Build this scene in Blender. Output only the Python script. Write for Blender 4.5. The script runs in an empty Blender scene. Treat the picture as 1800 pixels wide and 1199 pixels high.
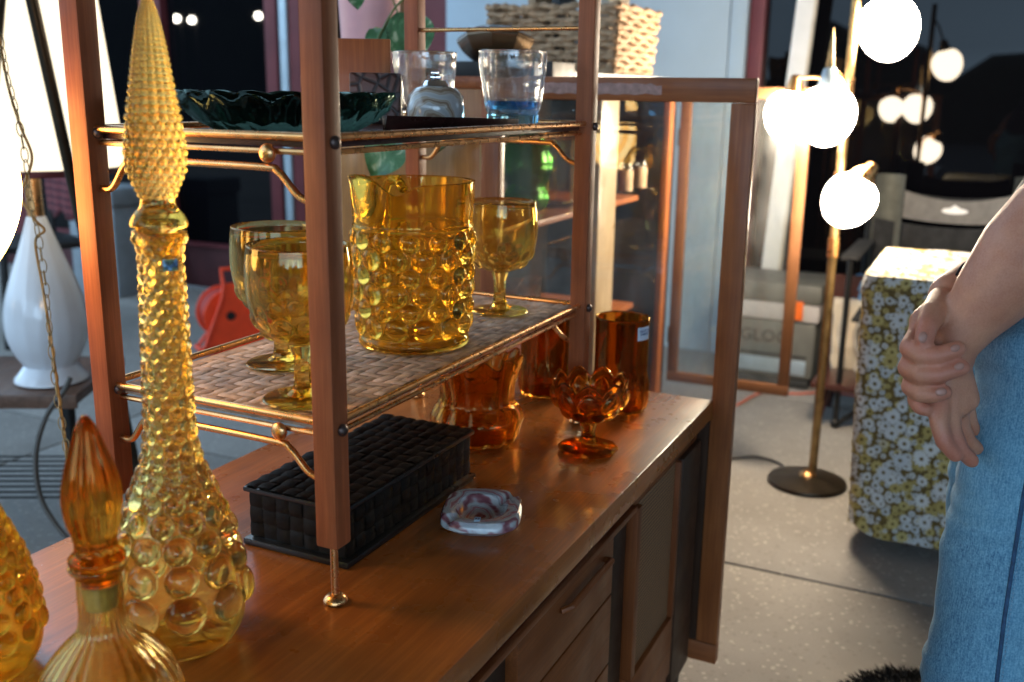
import bpy, bmesh, math, random
import numpy as np
from mathutils import Vector, Matrix
random.seed(7); rng = np.random.default_rng(7)
SC = bpy.context.scene
COL = SC.collection
R = math.radians
# ------------------------------------------------------------------ camera, world, exposure
FPX = 1760.0; TH = R(25.4); PT = R(13.9); RHO = R(0.9); CAM = np.array([0, 0, 1.13])
_h = np.array([math.cos(TH), math.sin(TH), 0]); HR = np.array([math.sin(TH), -math.cos(TH), 0]); ZU = np.array([0, 0, 1.0])
FW = _h*math.cos(PT) - ZU*math.sin(PT); VU = _h*math.sin(PT) + ZU*math.cos(PT)
cam = bpy.data.cameras.new('camera'); co = bpy.data.objects.new('camera', cam); COL.objects.link(co)
_r = HR*math.cos(RHO) + VU*math.sin(RHO); _u = VU*math.cos(RHO) - HR*math.sin(RHO); _b = -FW
co.matrix_world = Matrix(((_r[0], _u[0], _b[0], CAM[0]), (_r[1], _u[1], _b[1], CAM[1]), (_r[2], _u[2], _b[2], CAM[2]), (0, 0, 0, 1)))
cam.sensor_width = 36; cam.lens = 36*FPX/1800; cam.clip_start = 0.02; cam.clip_end = 500
cam.dof.use_dof = True; cam.dof.focus_distance = 1.18; cam.dof.aperture_fstop = 4.5
SC.camera = co

W = bpy.data.worlds.new('World'); SC.world = W; W.use_nodes = True
wn = W.node_tree.nodes; wl = W.node_tree.links; wn.clear()
sky = wn.new('ShaderNodeTexSky'); sky.sky_type = 'NISHITA'; sky.sun_disc = False
sky.sun_elevation = R(1.5); sky.sun_rotation = R(240); sky.air_density = 1.0; sky.dust_density = 0.3; sky.ozone_density = 4.0
bg = wn.new('ShaderNodeBackground'); bg.inputs['Strength'].default_value = 0.15
wo = wn.new('ShaderNodeOutputWorld')
hs = wn.new('ShaderNodeHueSaturation'); hs.inputs['Saturation'].default_value = 0.0; tn = wn.new('ShaderNodeMix'); tn.data_type = 'RGBA'; tn.blend_type = 'MULTIPLY'; tn.inputs[0].default_value = 1
tn.inputs[7].default_value = (.50, .74, 1.0, 1)      # last blue of dusk, seen with the camera balanced for the warm lamps
wl.new(sky.outputs[0], hs.inputs['Color']); wl.new(hs.outputs[0], tn.inputs[6]); wl.new(tn.outputs[2], bg.inputs[0]); wl.new(bg.outputs[0], wo.inputs[0])
# the sun is on the horizon behind the shop: only its last glow is left
sun = bpy.data.lights.new('sun', 'SUN'); sun.energy = 0.004; sun.angle = R(12); sun.color = (1, .8, .6)
so = bpy.data.objects.new('sun', sun); COL.objects.link(so); so.rotation_euler = (R(88), 0, R(-60+180))

SC.view_settings.view_transform = 'Standard'; SC.view_settings.look = 'None'; SC.view_settings.gamma = 1
SC.view_settings.exposure = 4.5
SC.render.engine = 'CYCLES'
cy = SC.cycles
cy.use_denoising = True; cy.denoiser = 'OPENIMAGEDENOISE'; cy.max_bounces = 24; cy.transmission_bounces = 20; cy.glossy_bounces = 8
cy.transparent_max_bounces = 24; cy.diffuse_bounces = 3; cy.sample_clamp_indirect = 6; cy.sample_clamp_direct = 0
cy.caustics_refractive = True; cy.caustics_reflective = False; cy.blur_glossy = 0.3; cy.use_adaptive_sampling = False

# photo pixel -> point of the place (on a height, a plane or at a depth); lengths are metres
def ray(x, y):
    px, py = x - 900, y - 599.5
    a = px*math.cos(RHO) + py*math.sin(RHO); b = px*math.sin(RHO) - py*math.cos(RHO)
    return FW*FPX + HR*a + VU*b
def on_z(x, y, z): d = ray(x, y); return CAM + d*((z - CAM[2])/d[2])
def on_y(x, y, Y): d = ray(x, y); return CAM + d*((Y - CAM[1])/d[1])
def on_x(x, y, X): d = ray(x, y); return CAM + d*((X - CAM[0])/d[0])
def on_d(x, y, D): return CAM + ray(x, y)*(D/FPX)

# ------------------------------------------------------------------ materials
MATS = {}
class NT:
    def __init__(s, name):
        s.m = bpy.data.materials.new(name); s.m.use_nodes = True; s.n = s.m.node_tree.nodes; s.l = s.m.node_tree.links
        s.n.clear(); s.out = s.n.new('ShaderNodeOutputMaterial'); MATS[name] = s.m
    def new(s, t, **kw):
        nd = s.n.new(t)
        for k, v in kw.items():
            if k.startswith('i_'): nd.inputs[k[2:].replace('_', ' ')].default_value = v
            else: setattr(nd, k, v)
        return nd
    def link(s, a, b): s.l.new(a, b)
    def val(s, sock, v):
        if hasattr(v, 'links'): s.l.new(v, sock)
        else: sock.default_value = v
    def pr(s, col=(.8, .8, .8), rough=.5, metal=0, coat=0, spec=.5, trans=0, ior=1.5, sheen=0):
        p = s.n.new('ShaderNodeBsdfPrincipled')
        if hasattr(col, 'links'): s.l.new(col, p.inputs['Base Color'])
        else: p.inputs['Base Color'].default_value = (*col, 1)
        s.val(p.inputs['Roughness'], rough); p.inputs['Metallic'].default_value = metal
        p.inputs['Coat Weight'].default_value = coat; p.inputs['Coat Roughness'].default_value = .12
        p.inputs['Specular IOR Level'].default_value = spec; p.inputs['Transmission Weight'].default_value = trans
        p.inputs['IOR'].default_value = ior; p.inputs['Sheen Weight'].default_value = sheen
        s.l.new(p.outputs[0], s.out.inputs[0]); s.p = p; return p
    def co(s, kind='Object', scale=(1, 1, 1), rot=(0, 0, 0)):
        t = s.new('ShaderNodeTexCoord'); mp = s.new('ShaderNodeMapping'); mp.inputs['Scale'].default_value = scale
        mp.inputs['Rotation'].default_value = rot; s.l.new(t.outputs[kind], mp.inputs[0]); return mp.outputs[0]
    def noise(s, vec, scale, detail=4, rough=.55, dist=0):
        nd = s.new('ShaderNodeTexNoise'); nd.inputs['Scale'].default_value = scale; nd.inputs['Detail'].default_value = detail
        nd.inputs['Roughness'].default_value = rough; nd.inputs['Distortion'].default_value = dist
        if vec is not None: s.l.new(vec, nd.inputs['Vector'])
        return nd.outputs['Fac']
    def ramp(s, fac, stops, interp='LINEAR'):
        r = s.new('ShaderNodeValToRGB'); r.color_ramp.interpolation = interp; e = r.color_ramp.elements
        while len(e) < len(stops): e.new(.5)
        for i, (p, c) in enumerate(stops): e[i].position = p; e[i].color = (*c, 1)
        s.l.new(fac, r.inputs[0]); return r.outputs[0]
    def mix(s, fac, a, b, blend='MIX'):
        m = s.new('ShaderNodeMix', data_type='RGBA', blend_type=blend)
        s.val(m.inputs[0], fac)
        for k, v in ((6, a), (7, b)):
            if hasattr(v, 'links'): s.l.new(v, m.inputs[k])
            else: m.inputs[k].default_value = (*v, 1)
        return m.outputs[2]
    def math(s, op, a, b=0.0, c=0.0, clamp=False):
        m = s.new('ShaderNodeMath', operation=op, use_clamp=clamp)
        s.val(m.inputs[0], a); s.val(m.inputs[1], b); s.val(m.inputs[2], c); return m.outputs[0]
    def bump(s, hgt, strength=.3, dist=.002):
        b = s.new('ShaderNodeBump'); b.inputs['Strength'].default_value = strength; b.inputs['Distance'].default_value = dist
        s.l.new(hgt, b.inputs['Height']); s.l.new(b.outputs[0], s.p.inputs['Normal']); return b

def wood(name, dark, light, axis=0, rough=.35, coat=0., scale=1., spec=.28, dust=0):
    n = NT(name); sc = [38*scale]*3; sc[axis] = 2.2*scale
    v = n.co('Object', tuple(sc)); f = n.noise(v, 1.0, 5, .6, .6)
    sc2 = [260*scale]*3; sc2[axis] = 9*scale
    f2 = n.noise(n.co('Object', tuple(sc2)), 1.0, 3, .6)
    c = n.ramp(f, [(.30, tuple(a*.8 for a in dark)), (.50, tuple((a+b)/2 for a, b in zip(dark, light))), (.68, light)])
    c = n.mix(n.math('MULTIPLY', n.ramp(f2, [(.45, (1, 1, 1)), (.62, (0, 0, 0))]), .45), c, tuple(a*.55 for a in dark))
    f3 = n.noise(n.co(), 9*scale, 3)
    c = n.mix(.35, c, n.ramp(f3, [(.3, tuple(a*.8 for a in dark)), (.7, light)]))
    rg = n.ramp(n.noise(n.co(), 14, 4), [(.3, (rough*.8,)*3), (.7, (min(1, rough*1.3),)*3)])
    if dust:
        vd = n.new('ShaderNodeTexVoronoi'); vd.inputs['Scale'].default_value = 85; n.link(n.co(), vd.inputs['Vector']); wd = n.new('ShaderNodeTexWhiteNoise'); n.link(vd.outputs['Position'], wd.inputs['Vector'])
        dv = n.math('MULTIPLY', n.math('LESS_THAN', vd.outputs['Distance'], n.math('MULTIPLY', wd.outputs['Value'], .085)), n.math('GREATER_THAN', wd.outputs['Value'], .90)); c = n.mix(n.math('MULTIPLY', dv, .7), c, (.6, .55, .5))
        ns = n.noise(n.co('Object', (3, 240, 3)), 1, 2, .5, .3); c = n.mix(n.math('MULTIPLY', n.ramp(ns, [(.72, (0, 0, 0)), (.76, (1, 1, 1))]), .22), c, light)
    n.pr(c, rg, coat=coat, spec=spec); n.bump(f2, .12, .0006); return n.m
def plain(name, col, rough=.5, metal=0, coat=0, var=.15, vs=12, bump=0, bs=200, spec=.5, sheen=0):
    n = NT(name); f = n.noise(n.co(), vs, 4)
    c = n.ramp(f, [(.3, tuple(a*(1-var) for a in col)), (.7, tuple(min(1, a*(1+var)) for a in col))])
    rg = n.ramp(n.noise(n.co(), vs*2.3, 4), [(.3, (rough*.85,)*3), (.7, (min(1, rough*1.2),)*3)])
    n.pr(c, rg, metal, coat, spec, sheen=sheen)
    if bump: n.bump(n.noise(n.co(), bs, 3), bump, .001)
    return n.m
def glassmat(name, col, ior=1.5, clear=.10, rough=0.0, tint=None):
    n = NT(name); g = n.new('ShaderNodeBsdfGlass'); g.inputs['IOR'].default_value = ior; g.inputs['Roughness'].default_value = rough
    t = n.new('ShaderNodeBsdfTransparent'); mx = n.new('ShaderNodeMixShader'); mx.inputs[0].default_value = clear
    f = n.noise(n.co(), 18, 3)
    c = n.ramp(f, [(.3, tuple(a*.94 for a in col)), (.7, tuple(min(1, a*1.04) for a in col))])
    n.link(c, g.inputs['Color']); n.link(c, t.inputs['Color'])
    n.link(g.outputs[0], mx.inputs[1]); n.link(t.outputs[0], mx.inputs[2]); n.link(mx.outputs[0], n.out.inputs[0]); return n.m
def thin_glass(name, col=(.95, .97, .96), refl=1.0, dust=.065):
    n = NT(name); t = n.new('ShaderNodeBsdfTransparent'); t.inputs[0].default_value = (*col, 1)
    g = n.new('ShaderNodeBsdfGlossy'); g.inputs['Roughness'].default_value = .02
    fr = n.new('ShaderNodeFresnel'); fr.inputs[0].default_value = 1.5
    mx = n.new('ShaderNodeMixShader'); n.link(n.math('MULTIPLY', fr.outputs[0], refl, clamp=True), mx.inputs[0])
    n.link(t.outputs[0], mx.inputs[1]); n.link(g.outputs[0], mx.inputs[2])
    d = n.new('ShaderNodeBsdfDiffuse'); d.inputs[0].default_value = (.6, .62, .62, 1); m2 = n.new('ShaderNodeMixShader')
    f = n.ramp(n.noise(n.co('Object', (3, 3, 1.2)), 6, 5), [(.35, (dust*.3,)*3), (.75, (dust*2,)*3)])
    n.link(f, m2.inputs[0]); n.link(mx.outputs[0], m2.inputs[1]); n.link(d.outputs[0], m2.inputs[2]); n.link(m2.outputs[0], n.out.inputs[0]); return n.m
def emit(name, col, strength):
    n = NT(name); e = n.new('ShaderNodeEmission'); e.inputs[0].default_value = (*col, 1); e.inputs[1].default_value = strength
    n.link(e.outputs[0], n.out.inputs[0]); return n.m

M = {}
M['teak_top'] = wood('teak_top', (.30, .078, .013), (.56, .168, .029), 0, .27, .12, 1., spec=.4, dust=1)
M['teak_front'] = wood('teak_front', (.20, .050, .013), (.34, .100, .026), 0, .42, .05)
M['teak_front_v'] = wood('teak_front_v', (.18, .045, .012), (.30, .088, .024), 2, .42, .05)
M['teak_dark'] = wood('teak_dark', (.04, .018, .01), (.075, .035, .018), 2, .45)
M['post_wood'] = wood('post_wood', (.27, .066, .022), (.47, .132, .046), 2, .5, 0, 1.3, spec=.3)
M['cab_wood'] = wood('cab_wood', (.24, .064, .018), (.42, .138, .042), 2, .40, .1)
M['cab_wood_y'] = wood('cab_wood_y', (.24, .064, .018), (.42, .138, .042), 1, .40, .1)
M['cab_wood_x'] = wood('cab_wood_x', (.24, .064, .018), (.42, .138, .042), 0, .40, .1)
M['panel_wood'] = wood('panel_wood', (.33, .14, .035), (.50, .24, .07), 2, .35, .15)
M['bench_wood'] = wood('bench_wood', (.10, .055, .035), (.22, .12, .08), 1, .4, .1)
M['dark_wood'] = wood('dark_wood', (.035, .012, .01), (.09, .03, .024), 0, .3, .3, 2)
M['brass'] = plain('brass', (.80, .42, .17), .28, 1, var=.2, vs=30)
M['old_brass'] = plain('old_brass', (.33, .22, .10), .42, 1, var=.35, vs=25)
M['bronze'] = plain('bronze', (.06, .045, .03), .35, .8, var=.3)
M['screw'] = plain('screw', (.12, .08, .07), .4, .8, var=.3, vs=60)
M['chrome'] = plain('chrome', (.75, .77, .8), .1, 1, var=.05)
M['black_weave'] = plain('black_weave', (.010, .008, .006), .45, 0, coat=0, spec=.18, var=.5, vs=60, bump=.4, bs=900)
M['black_base'] = plain('black_base', (.012, .011, .010), .3, 0, coat=.2, var=.3)
M['mat_weave'] = plain('mat_weave', (.60, .40, .29), .6, 0, var=.4, vs=45, bump=.4, bs=700)
M['mat_weave2'] = plain('mat_weave2', (.50, .31, .21), .6, 0, var=.4, vs=45, bump=.4, bs=700)
M['amber'] = glassmat('amber', (.98, .825, .44))
M['amber_lt'] = glassmat('amber_lt', (.986, .88, .60))
M['amber_stop'] = glassmat('amber_stop', (.88, .58, .19), clear=.08)
M['amber_dk'] = glassmat('amber_dk', (.80, .52, .20), clear=.08)
M['amber_vase'] = glassmat('amber_vase', (.88, .63, .29), clear=.08)
M['clear_glass'] = glassmat('clear_glass', (.97, .98, .98), clear=.15)
M['blue_glass'] = glassmat('blue_glass', (.50, .78, .96), clear=.1)
M['green_glass'] = glassmat('green_glass', (.30, .40, .35), clear=.12)
M['green_vase'] = glassmat('green_vase', (.45, .75, .35), clear=.2)
M['pane'] = thin_glass('pane')
M['cork'] = plain('cork', (.55, .42, .26), .8, var=.2, vs=80, bump=.4, bs=300)
M['tag_blue'] = plain('tag_blue', (.35, .62, .85), .6, var=.05)
M['tag_white'] = plain('tag_white', (.72, .76, .85), .6, var=.05)
M['ink'] = plain('ink', (.05, .10, .25), .6, var=.1)
M['white_ceramic'] = plain('white_ceramic', (.72, .74, .78), .18, 0, coat=.5, var=.06, vs=6)
M['pink_ceramic'] = plain('pink_ceramic', (.75, .42, .46), .4, 0, var=.12, vs=9)
M['red_plastic'] = plain('red_plastic', (.85, .06, .012), .4, 0, var=.1)
M['red_cord'] = plain('red_cord', (.45, .03, .015), .5, 0, var=.15)
M['black_metal'] = plain('black_metal', (.012, .012, .012), .4, .3, var=.2)
M['black_fabric'] = plain('black_fabric', (.012, .012, .013), .85, var=.3, bump=.3, bs=600)
M['grey_fabric'] = plain('grey_fabric', (.15, .14, .13), .85, var=.15, vs=30, bump=.3, bs=700)
M['olive_fabric'] = plain('olive_fabric', (.09, .09, .075), .85, var=.15, vs=30, bump=.3, bs=700)
M['cream_cloth'] = plain('cream_cloth', (.55, .48, .38), .85, var=.15, bump=.3, bs=300)
M['blue_cloth'] = plain('blue_cloth', (.10, .22, .38), .85, var=.2, bump=.3, bs=300)
M['white_paint'] = plain('white_paint', (.75, .74, .72), .5, var=.05)
M['wall_blue'] = plain('wall_blue', (.42, .52, .60), .6, var=.06, vs=2.5, bump=.15, bs=60)
M['oxide_red'] = plain('oxide_red', (.13, .025, .03), .45, .2, var=.2, vs=5)
M['kick_red'] = plain('kick_red', (.07, .018, .02), .5, .1, var=.25, vs=5)
M['alu'] = plain('alu', (.45, .55, .62), .4, .6, var=.1)
M['bin_grey'] = plain('bin_grey', (.22, .25, .27), .6, var=.12)
M['cooler_grey'] = plain('cooler_grey', (.13, .13, .115), .55, var=.12, bump=.2, bs=400)
M['cooler_white'] = plain('cooler_white', (.46, .43, .42), .5, var=.05)
M['cooler_dark'] = plain('cooler_dark', (.03, .03, .028), .6, var=.2)
M['orange_plastic'] = plain('orange_plastic', (.85, .16, .02), .4, var=.05)
M['wicker'] = plain('wicker', (.42, .27, .155), .65, 0, var=.35, vs=35, bump=.5, bs=260)
M['cord_grey'] = plain('cord_grey', (.07, .06, .05), .5, var=.2)
M['gold_cord'] = plain('gold_cord', (.35, .2, .06), .45, .2, var=.2)
M['cord_orange'] = plain('cord_orange', (.55, .15, .10), .5, var=.2)
M['bowl_brown'] = plain('bowl_brown', (.20, .12, .06), .15, .6, coat=.6, var=.4, vs=7)
M['drift'] = wood('drift', (.22, .12, .06), (.50, .33, .18), 2, .6, 0, 1.4)
M['black_book'] = plain('black_book', (.012, .012, .013), .5, var=.2)
M['stem_green'] = plain('stem_green', (.10, .14, .04), .5, var=.2)
M['fur'] = plain('fur', (.012, .010, .009), .7, var=.4)
M['navy'] = plain('navy', (.02, .025, .05), .8, var=.2)
M['hair'] = plain('hair', (.04, .022, .012), .5, var=.4, vs=60)
M['shoe'] = plain('shoe', (.6, .6, .58), .6, var=.1)
M['canopy'] = plain('canopy', (.18, .17, .16), .8, var=.1)
M['asphalt'] = plain('asphalt', (.05, .05, .05), .9, var=.2)
M['hedge'] = plain('hedge', (.02, .028, .014), .9, var=.5, vs=3)
M['globe'] = emit('globe', (1, .83, .62), 4.6)
M['shade'] = emit('shade', (1, .86, .62), 0.075)

M['street_bulb'] = emit('street_bulb', (1, .93, .8), 20)
n = NT('swag_glass'); e = n.new('ShaderNodeEmission'); lw = n.new('ShaderNodeLayerWeight'); lw.inputs[0].default_value = .35
# ribbed opal glass: the ribs give the glow its streaks
wv = n.new('ShaderNodeTexWave', wave_type='BANDS'); wv.inputs['Scale'].default_value = 14; n.link(n.co('Object', (1, 1, .02)), wv.inputs[0])
n.link(n.ramp(wv.outputs['Fac'], [(.1, (1, .48, .10)), (.8, (1, .70, .30))]), e.inputs[0]); e.inputs[1].default_value = .7
n.link(e.outputs[0], n.out.inputs[0]); M['swag'] = n.m
# window glass: dark interior behind, clean reflection in front
n = NT('shop_glass'); n.pr((.003, .003, .004), .012, spec=.22, ior=1.45); M['shop_glass'] = n.m
# terrazzo-like exposed aggregate paving
n = NT('paving'); v = n.co()
f = n.noise(v, 5, 5); c = n.ramp(f, [(.3, (.205, .19, .172)), (.7, (.285, .266, .242))])
vo = n.new('ShaderNodeTexVoronoi'); vo.inputs['Scale'].default_value = 75; n.link(v, vo.inputs['Vector'])
wn_ = n.new('ShaderNodeTexWhiteNoise'); n.link(vo.outputs['Position'], wn_.inputs['Vector'])
chip = n.math('MULTIPLY', n.math('LESS_THAN', vo.outputs['Distance'], .33), n.math('GREATER_THAN', wn_.outputs['Value'], .72))
c = n.mix(n.math('MULTIPLY', chip, .75), c, (.50, .46, .40))
chip2 = n.math('MULTIPLY', n.math('LESS_THAN', vo.outputs['Distance'], .38), n.math('LESS_THAN', wn_.outputs['Value'], .3))
c = n.mix(n.math('MULTIPLY', chip2, .5), c, (.15, .14, .13))
fg = n.noise(v, 420, 3); c = n.mix(.25, c, n.ramp(fg, [(.3, (.12, .11, .1)), (.7, (.5, .48, .45))]))
st = n.noise(v, 1.6, 4); c = n.mix(n.math('MULTIPLY', n.ramp(st, [(.5, (0, 0, 0)), (.75, (1, 1, 1))]), .3), c, (.16, .15, .14))
n.pr(c, .75); n.bump(fg, .25, .001); M['paving'] = n.m
# cane cloth in the dresser door
n = NT('cane'); v = n.co('Object', (1, 1, 1)); 
w1 = n.new('ShaderNodeTexWave', wave_type='BANDS', bands_direction='X'); w1.inputs['Scale'].default_value = 48; n.link(v, w1.inputs[0])
w2 = n.new('ShaderNodeTexWave', wave_type='BANDS', bands_direction='Z'); w2.inputs['Scale'].default_value = 48; n.link(v, w2.inputs[0])
hh = n.math('MULTIPLY', w1.outputs['Fac'], w2.outputs['Fac'])
n.pr(n.ramp(hh, [(.05, (.06, .02, .007)), (.5, (.52, .25, .10))]), .6); n.bump(hh, .6, .0015); M['cane'] = n.m
# slag glass ashtray swirl
n = NT('slag'); v = n.co('Object', (1, 1, 1)); f = n.noise(v, 13, 4, .55, 2.2)
wv = n.new('ShaderNodeTexWave', wave_type='RINGS', rings_direction='Z'); wv.inputs['Scale'].default_value = 6; wv.inputs['Distortion'].default_value = 7; wv.inputs['Detail'].default_value = 3
wv.inputs['Detail Scale'].default_value = 1.6; n.link(n.co('Object', (2.2, 2.2, 2.2)), wv.inputs[0])
c = n.ramp(wv.outputs['Fac'], [(.0, (.22, .07, .09)), (.10, (.36, .20, .22)), (.25, (.52, .56, .58)), (.6, (.62, .67, .69)), (.78, (.30, .33, .37)), (.86, (.58, .62, .64)), (1, (.42, .19, .22))])
c = n.mix(n.ramp(f, [(.5, (0, 0, 0)), (.62, (.8, .8, .8))]), c, (.45, .50, .55))
n.pr(c, .18, coat=.3); M['slag'] = n.m
# agate table lighter
n = NT('agate'); wv = n.new('ShaderNodeTexWave', wave_type='RINGS', rings_direction='X'); wv.inputs['Scale'].default_value = 4; wv.inputs['Distortion'].default_value = 9; wv.inputs['Detail'].default_value = 3
n.link(n.co('Object', (4, 4, 4)), wv.inputs[0])
n.pr(n.ramp(wv.outputs['Fac'], [(0, (.42, .42, .42)), (.35, (.5, .47, .44)), (.6, (.36, .29, .22)), (.8, (.45, .38, .31)), (1, (.27, .18, .12))]), .15, coat=.6); M['agate'] = n.m
# tooled leather case
n = NT('tooled'); vo = n.new('ShaderNodeTexVoronoi', feature='DISTANCE_TO_EDGE'); vo.inputs['Scale'].default_value = 55; n.link(n.co(), vo.inputs['Vector'])
hh = n.ramp(vo.outputs['Distance'], [(.05, (0, 0, 0)), (.2, (1, 1, 1))]); n.pr(n.mix(hh, (.02, .008, .007), (.11, .05, .04)), .4); n.bump(hh, .5, .002); M['tooled'] = n.m
# pothos leaf with pale marbling
n = NT('pothos'); f = n.noise(n.co(), 34, 4, .6, .8)
n.pr(n.ramp(f, [(.40, (.035, .13, .045)), (.55, (.07, .24, .10)), (.63, (.40, .55, .36))]), .35, coat=.2); M['pothos'] = n.m
# skin
n = NT('skin'); f = n.noise(n.co(), 30, 4); f2 = n.noise(n.co(), 420, 3)
c = n.ramp(f, [(.3, (.50, .19, .105)), (.7, (.64, .29, .165))]); c = n.mix(.18, c, n.ramp(f2, [(.3, (.30, .11, .07)), (.7, (.60, .33, .24))]))
p = n.pr(c, .48); p.inputs['Subsurface Weight'].default_value = .12; p.inputs['Subsurface Radius'].default_value = (.012, .004, .002); p.inputs['Subsurface Scale'].default_value = .6
at0 = n.new('ShaderNodeAttribute'); at0.attribute_name = 'flush'
c2 = n.mix(n.math('MULTIPLY', at0.outputs['Fac'], .4), c, (.52, .13, .09)); n.link(c2, p.inputs['Base Color'])
vs_ = n.new('ShaderNodeTexVoronoi', feature='DISTANCE_TO_EDGE'); vs_.inputs['Scale'].default_value = 330; n.link(n.co(), vs_.inputs['Vector'])
n.bump(n.math('ADD', f2, n.math('MULTIPLY', vs_.outputs['Distance'], .6)), .3, .0009); M['skin'] = n.m
M['nail'] = plain('nail', (.46, .21, .15), .35, coat=.1, var=.05)
# denim twill
n = NT('denim'); v = n.co('Object')
f = n.noise(v, 9, 5, .6); fw_ = n.noise(n.co('Object', (420, 420, 420)), 1, 2)
c = n.ramp(f, [(.3, (.04, .14, .25)), (.7, (.10, .28, .42))])
tw = n.math('ADD', n.math('MULTIPLY', n.noise(n.co('Object', (520, 520, 70)), 1, 2), .55), n.math('MULTIPLY', fw_, .60))
c = n.mix(n.ramp(tw, [(.42, (0, 0, 0)), (.72, (.8, .8, .8))]), c, (.23, .46, .60))
n.pr(c, .85, sheen=.1); n.bump(tw, .35, .0008); M['denim'] = n.m
M['denim_seam'] = plain('denim_seam', (.03, .075, .15), .85, var=.35, vs=120, bump=.4, bs=500)
# flower-print cloth
n = NT('flower_cloth'); tc = n.new('ShaderNodeTexCoord'); uv = tc.outputs['UV']
def flowers(scale, petals, r0, amp, rc, seed, keep, rnd):
    mp = n.new('ShaderNodeMapping'); mp.inputs['Location'].default_value = (seed, seed*.37, 0); n.link(uv, mp.inputs[0])
    vo = n.new('ShaderNodeTexVoronoi', voronoi_dimensions='2D'); vo.inputs['Scale'].default_value = scale; vo.inputs['Randomness'].default_value = rnd; n.link(mp.outputs[0], vo.inputs['Vector'])
    sub = n.new('ShaderNodeVectorMath', operation='SUBTRACT'); sc_ = n.new('ShaderNodeVectorMath', operation='SCALE'); sc_.inputs['Scale'].default_value = 1.0
    n.link(mp.outputs[0], sub.inputs[0]); n.link(vo.outputs['Position'], sub.inputs[1])
    sp = n.new('ShaderNodeSeparateXYZ'); n.link(sub.outputs[0], sp.inputs[0])
    ang = n.math('ARCTAN2', sp.outputs[1], sp.outputs[0]); ln = n.new('ShaderNodeVectorMath', operation='LENGTH'); n.link(sub.outputs[0], ln.inputs[0])
    d = n.math('MULTIPLY', ln.outputs['Value'], scale)
    wnz = n.new('ShaderNodeTexWhiteNoise', noise_dimensions='2D'); n.link(vo.outputs['Position'], wnz.inputs['Vector'])
    rr = n.math('ADD', r0, n.math('MULTIPLY', n.math('ABSOLUTE', n.math('COSINE', n.math('MULTIPLY', ang, petals/2))), amp))
    rr = n.math('MULTIPLY', rr, n.math('ADD', .62, n.math('MULTIPLY', wnz.outputs['Value'], .45)))
    inside = n.math('MULTIPLY', n.math('LESS_THAN', d, rr), n.math('GREATER_THAN', wnz.outputs['Value'], keep))
    cen = n.math('LESS_THAN', d, rc); return inside, cen, wnz.outputs['Color']
c = n.ramp(n.noise(uv, 60, 2), [(.3, (.085, .056, .012)), (.7, (.17, .115, .028))])
for (scl, pt, r0, am, rc, sd, kp, rnd) in ((56, 8, .32, .18, .13, 3.1, .0, .65), (31, 9, .28, .2, .13, .4, .0, .65), (20, 11, .25, .16, .10, 7.7, .5, .7)):
    ins, cen, colr = flowers(scl, pt, r0, am, rc, sd, kp, rnd)
    sp = n.new('ShaderNodeSeparateColor'); n.link(colr, sp.inputs[0])
    pc = n.ramp(sp.outputs[1], [(.0, (.50, .54, .56)), (.60, (.64, .66, .64)), (.62, (.40, .31, .09)), (.9, (.50, .41, .15))], 'LINEAR')
    c = n.mix(ins, c, pc); c = n.mix(n.math('MULTIPLY', ins, cen), c, (.13, .09, .02))
n.pr(c, .85); n.bump(n.noise(uv, 300, 3), .5, .002); M['flower_cloth'] = n.m
# red plaid
n = NT('plaid'); v = n.co('Object'); 
w1 = n.new('ShaderNodeTexWave', wave_type='BANDS', bands_direction='Y'); w1.inputs['Scale'].default_value = 9; n.link(v, w1.inputs[0])
w2 = n.new('ShaderNodeTexWave', wave_type='BANDS', bands_direction='Z'); w2.inputs['Scale'].default_value = 9; n.link(v, w2.inputs[0])
n.pr(n.ramp(n.math('MULTIPLY', n.math('ADD', w1.outputs['Fac'], w2.outputs['Fac']), .5), [(.2, (.03, .008, .012)), (.6, (.16, .02, .03)), (.9, (.22, .06, .06))]), .9); M['plaid'] = n.m

# ------------------------------------------------------------------ geometry helpers
def link(o, parent):
    COL.objects.link(o)
    if parent is not None: o.parent = parent
    return o
def mesh_obj(name, V, F, mat, parent=None, smooth=True, sharp=40, uv=None):
    me = bpy.data.meshes.new(name); me.from_pydata([tuple(map(float, v)) for v in V], [], [tuple(map(int, f)) for f in F])
    return fin(name, me, mat, parent, smooth, sharp)
def fin(name, me, mat, parent=None, smooth=True, sharp=40):
    if mat is not None: me.materials.append(M[mat] if isinstance(mat, str) else mat)
    me.update()
    if smooth:
        me.shade_smooth()
        if sharp: me.set_sharp_from_angle(angle=R(sharp))
    return link(bpy.data.objects.new(name, me), parent)
class MB:                                   # collects shapes, builds ONE mesh
    def __init__(s): s.V = []; s.F = []
    def add(s, V, F):
        o = len(s.V); s.V += [tuple(map(float, v)) for v in V]; s.F += [tuple(int(i)+o for i in f) for f in F]; return s
    def build(s, name, mat, parent=None, smooth=True, sharp=40): return mesh_obj(name, s.V, s.F, mat, parent, smooth, sharp)
    def box(s, lo, hi, bev=0.0):
        return s.add(*boxg(lo, hi, bev))
    def tube(s, pts, r, n=10, cap=True): return s.add(*tubeg(pts, r, n, cap))
    def lathe(s, prof, n=32, c=(0, 0, 0)): return s.add(*latheg(prof, n, c))
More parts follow.
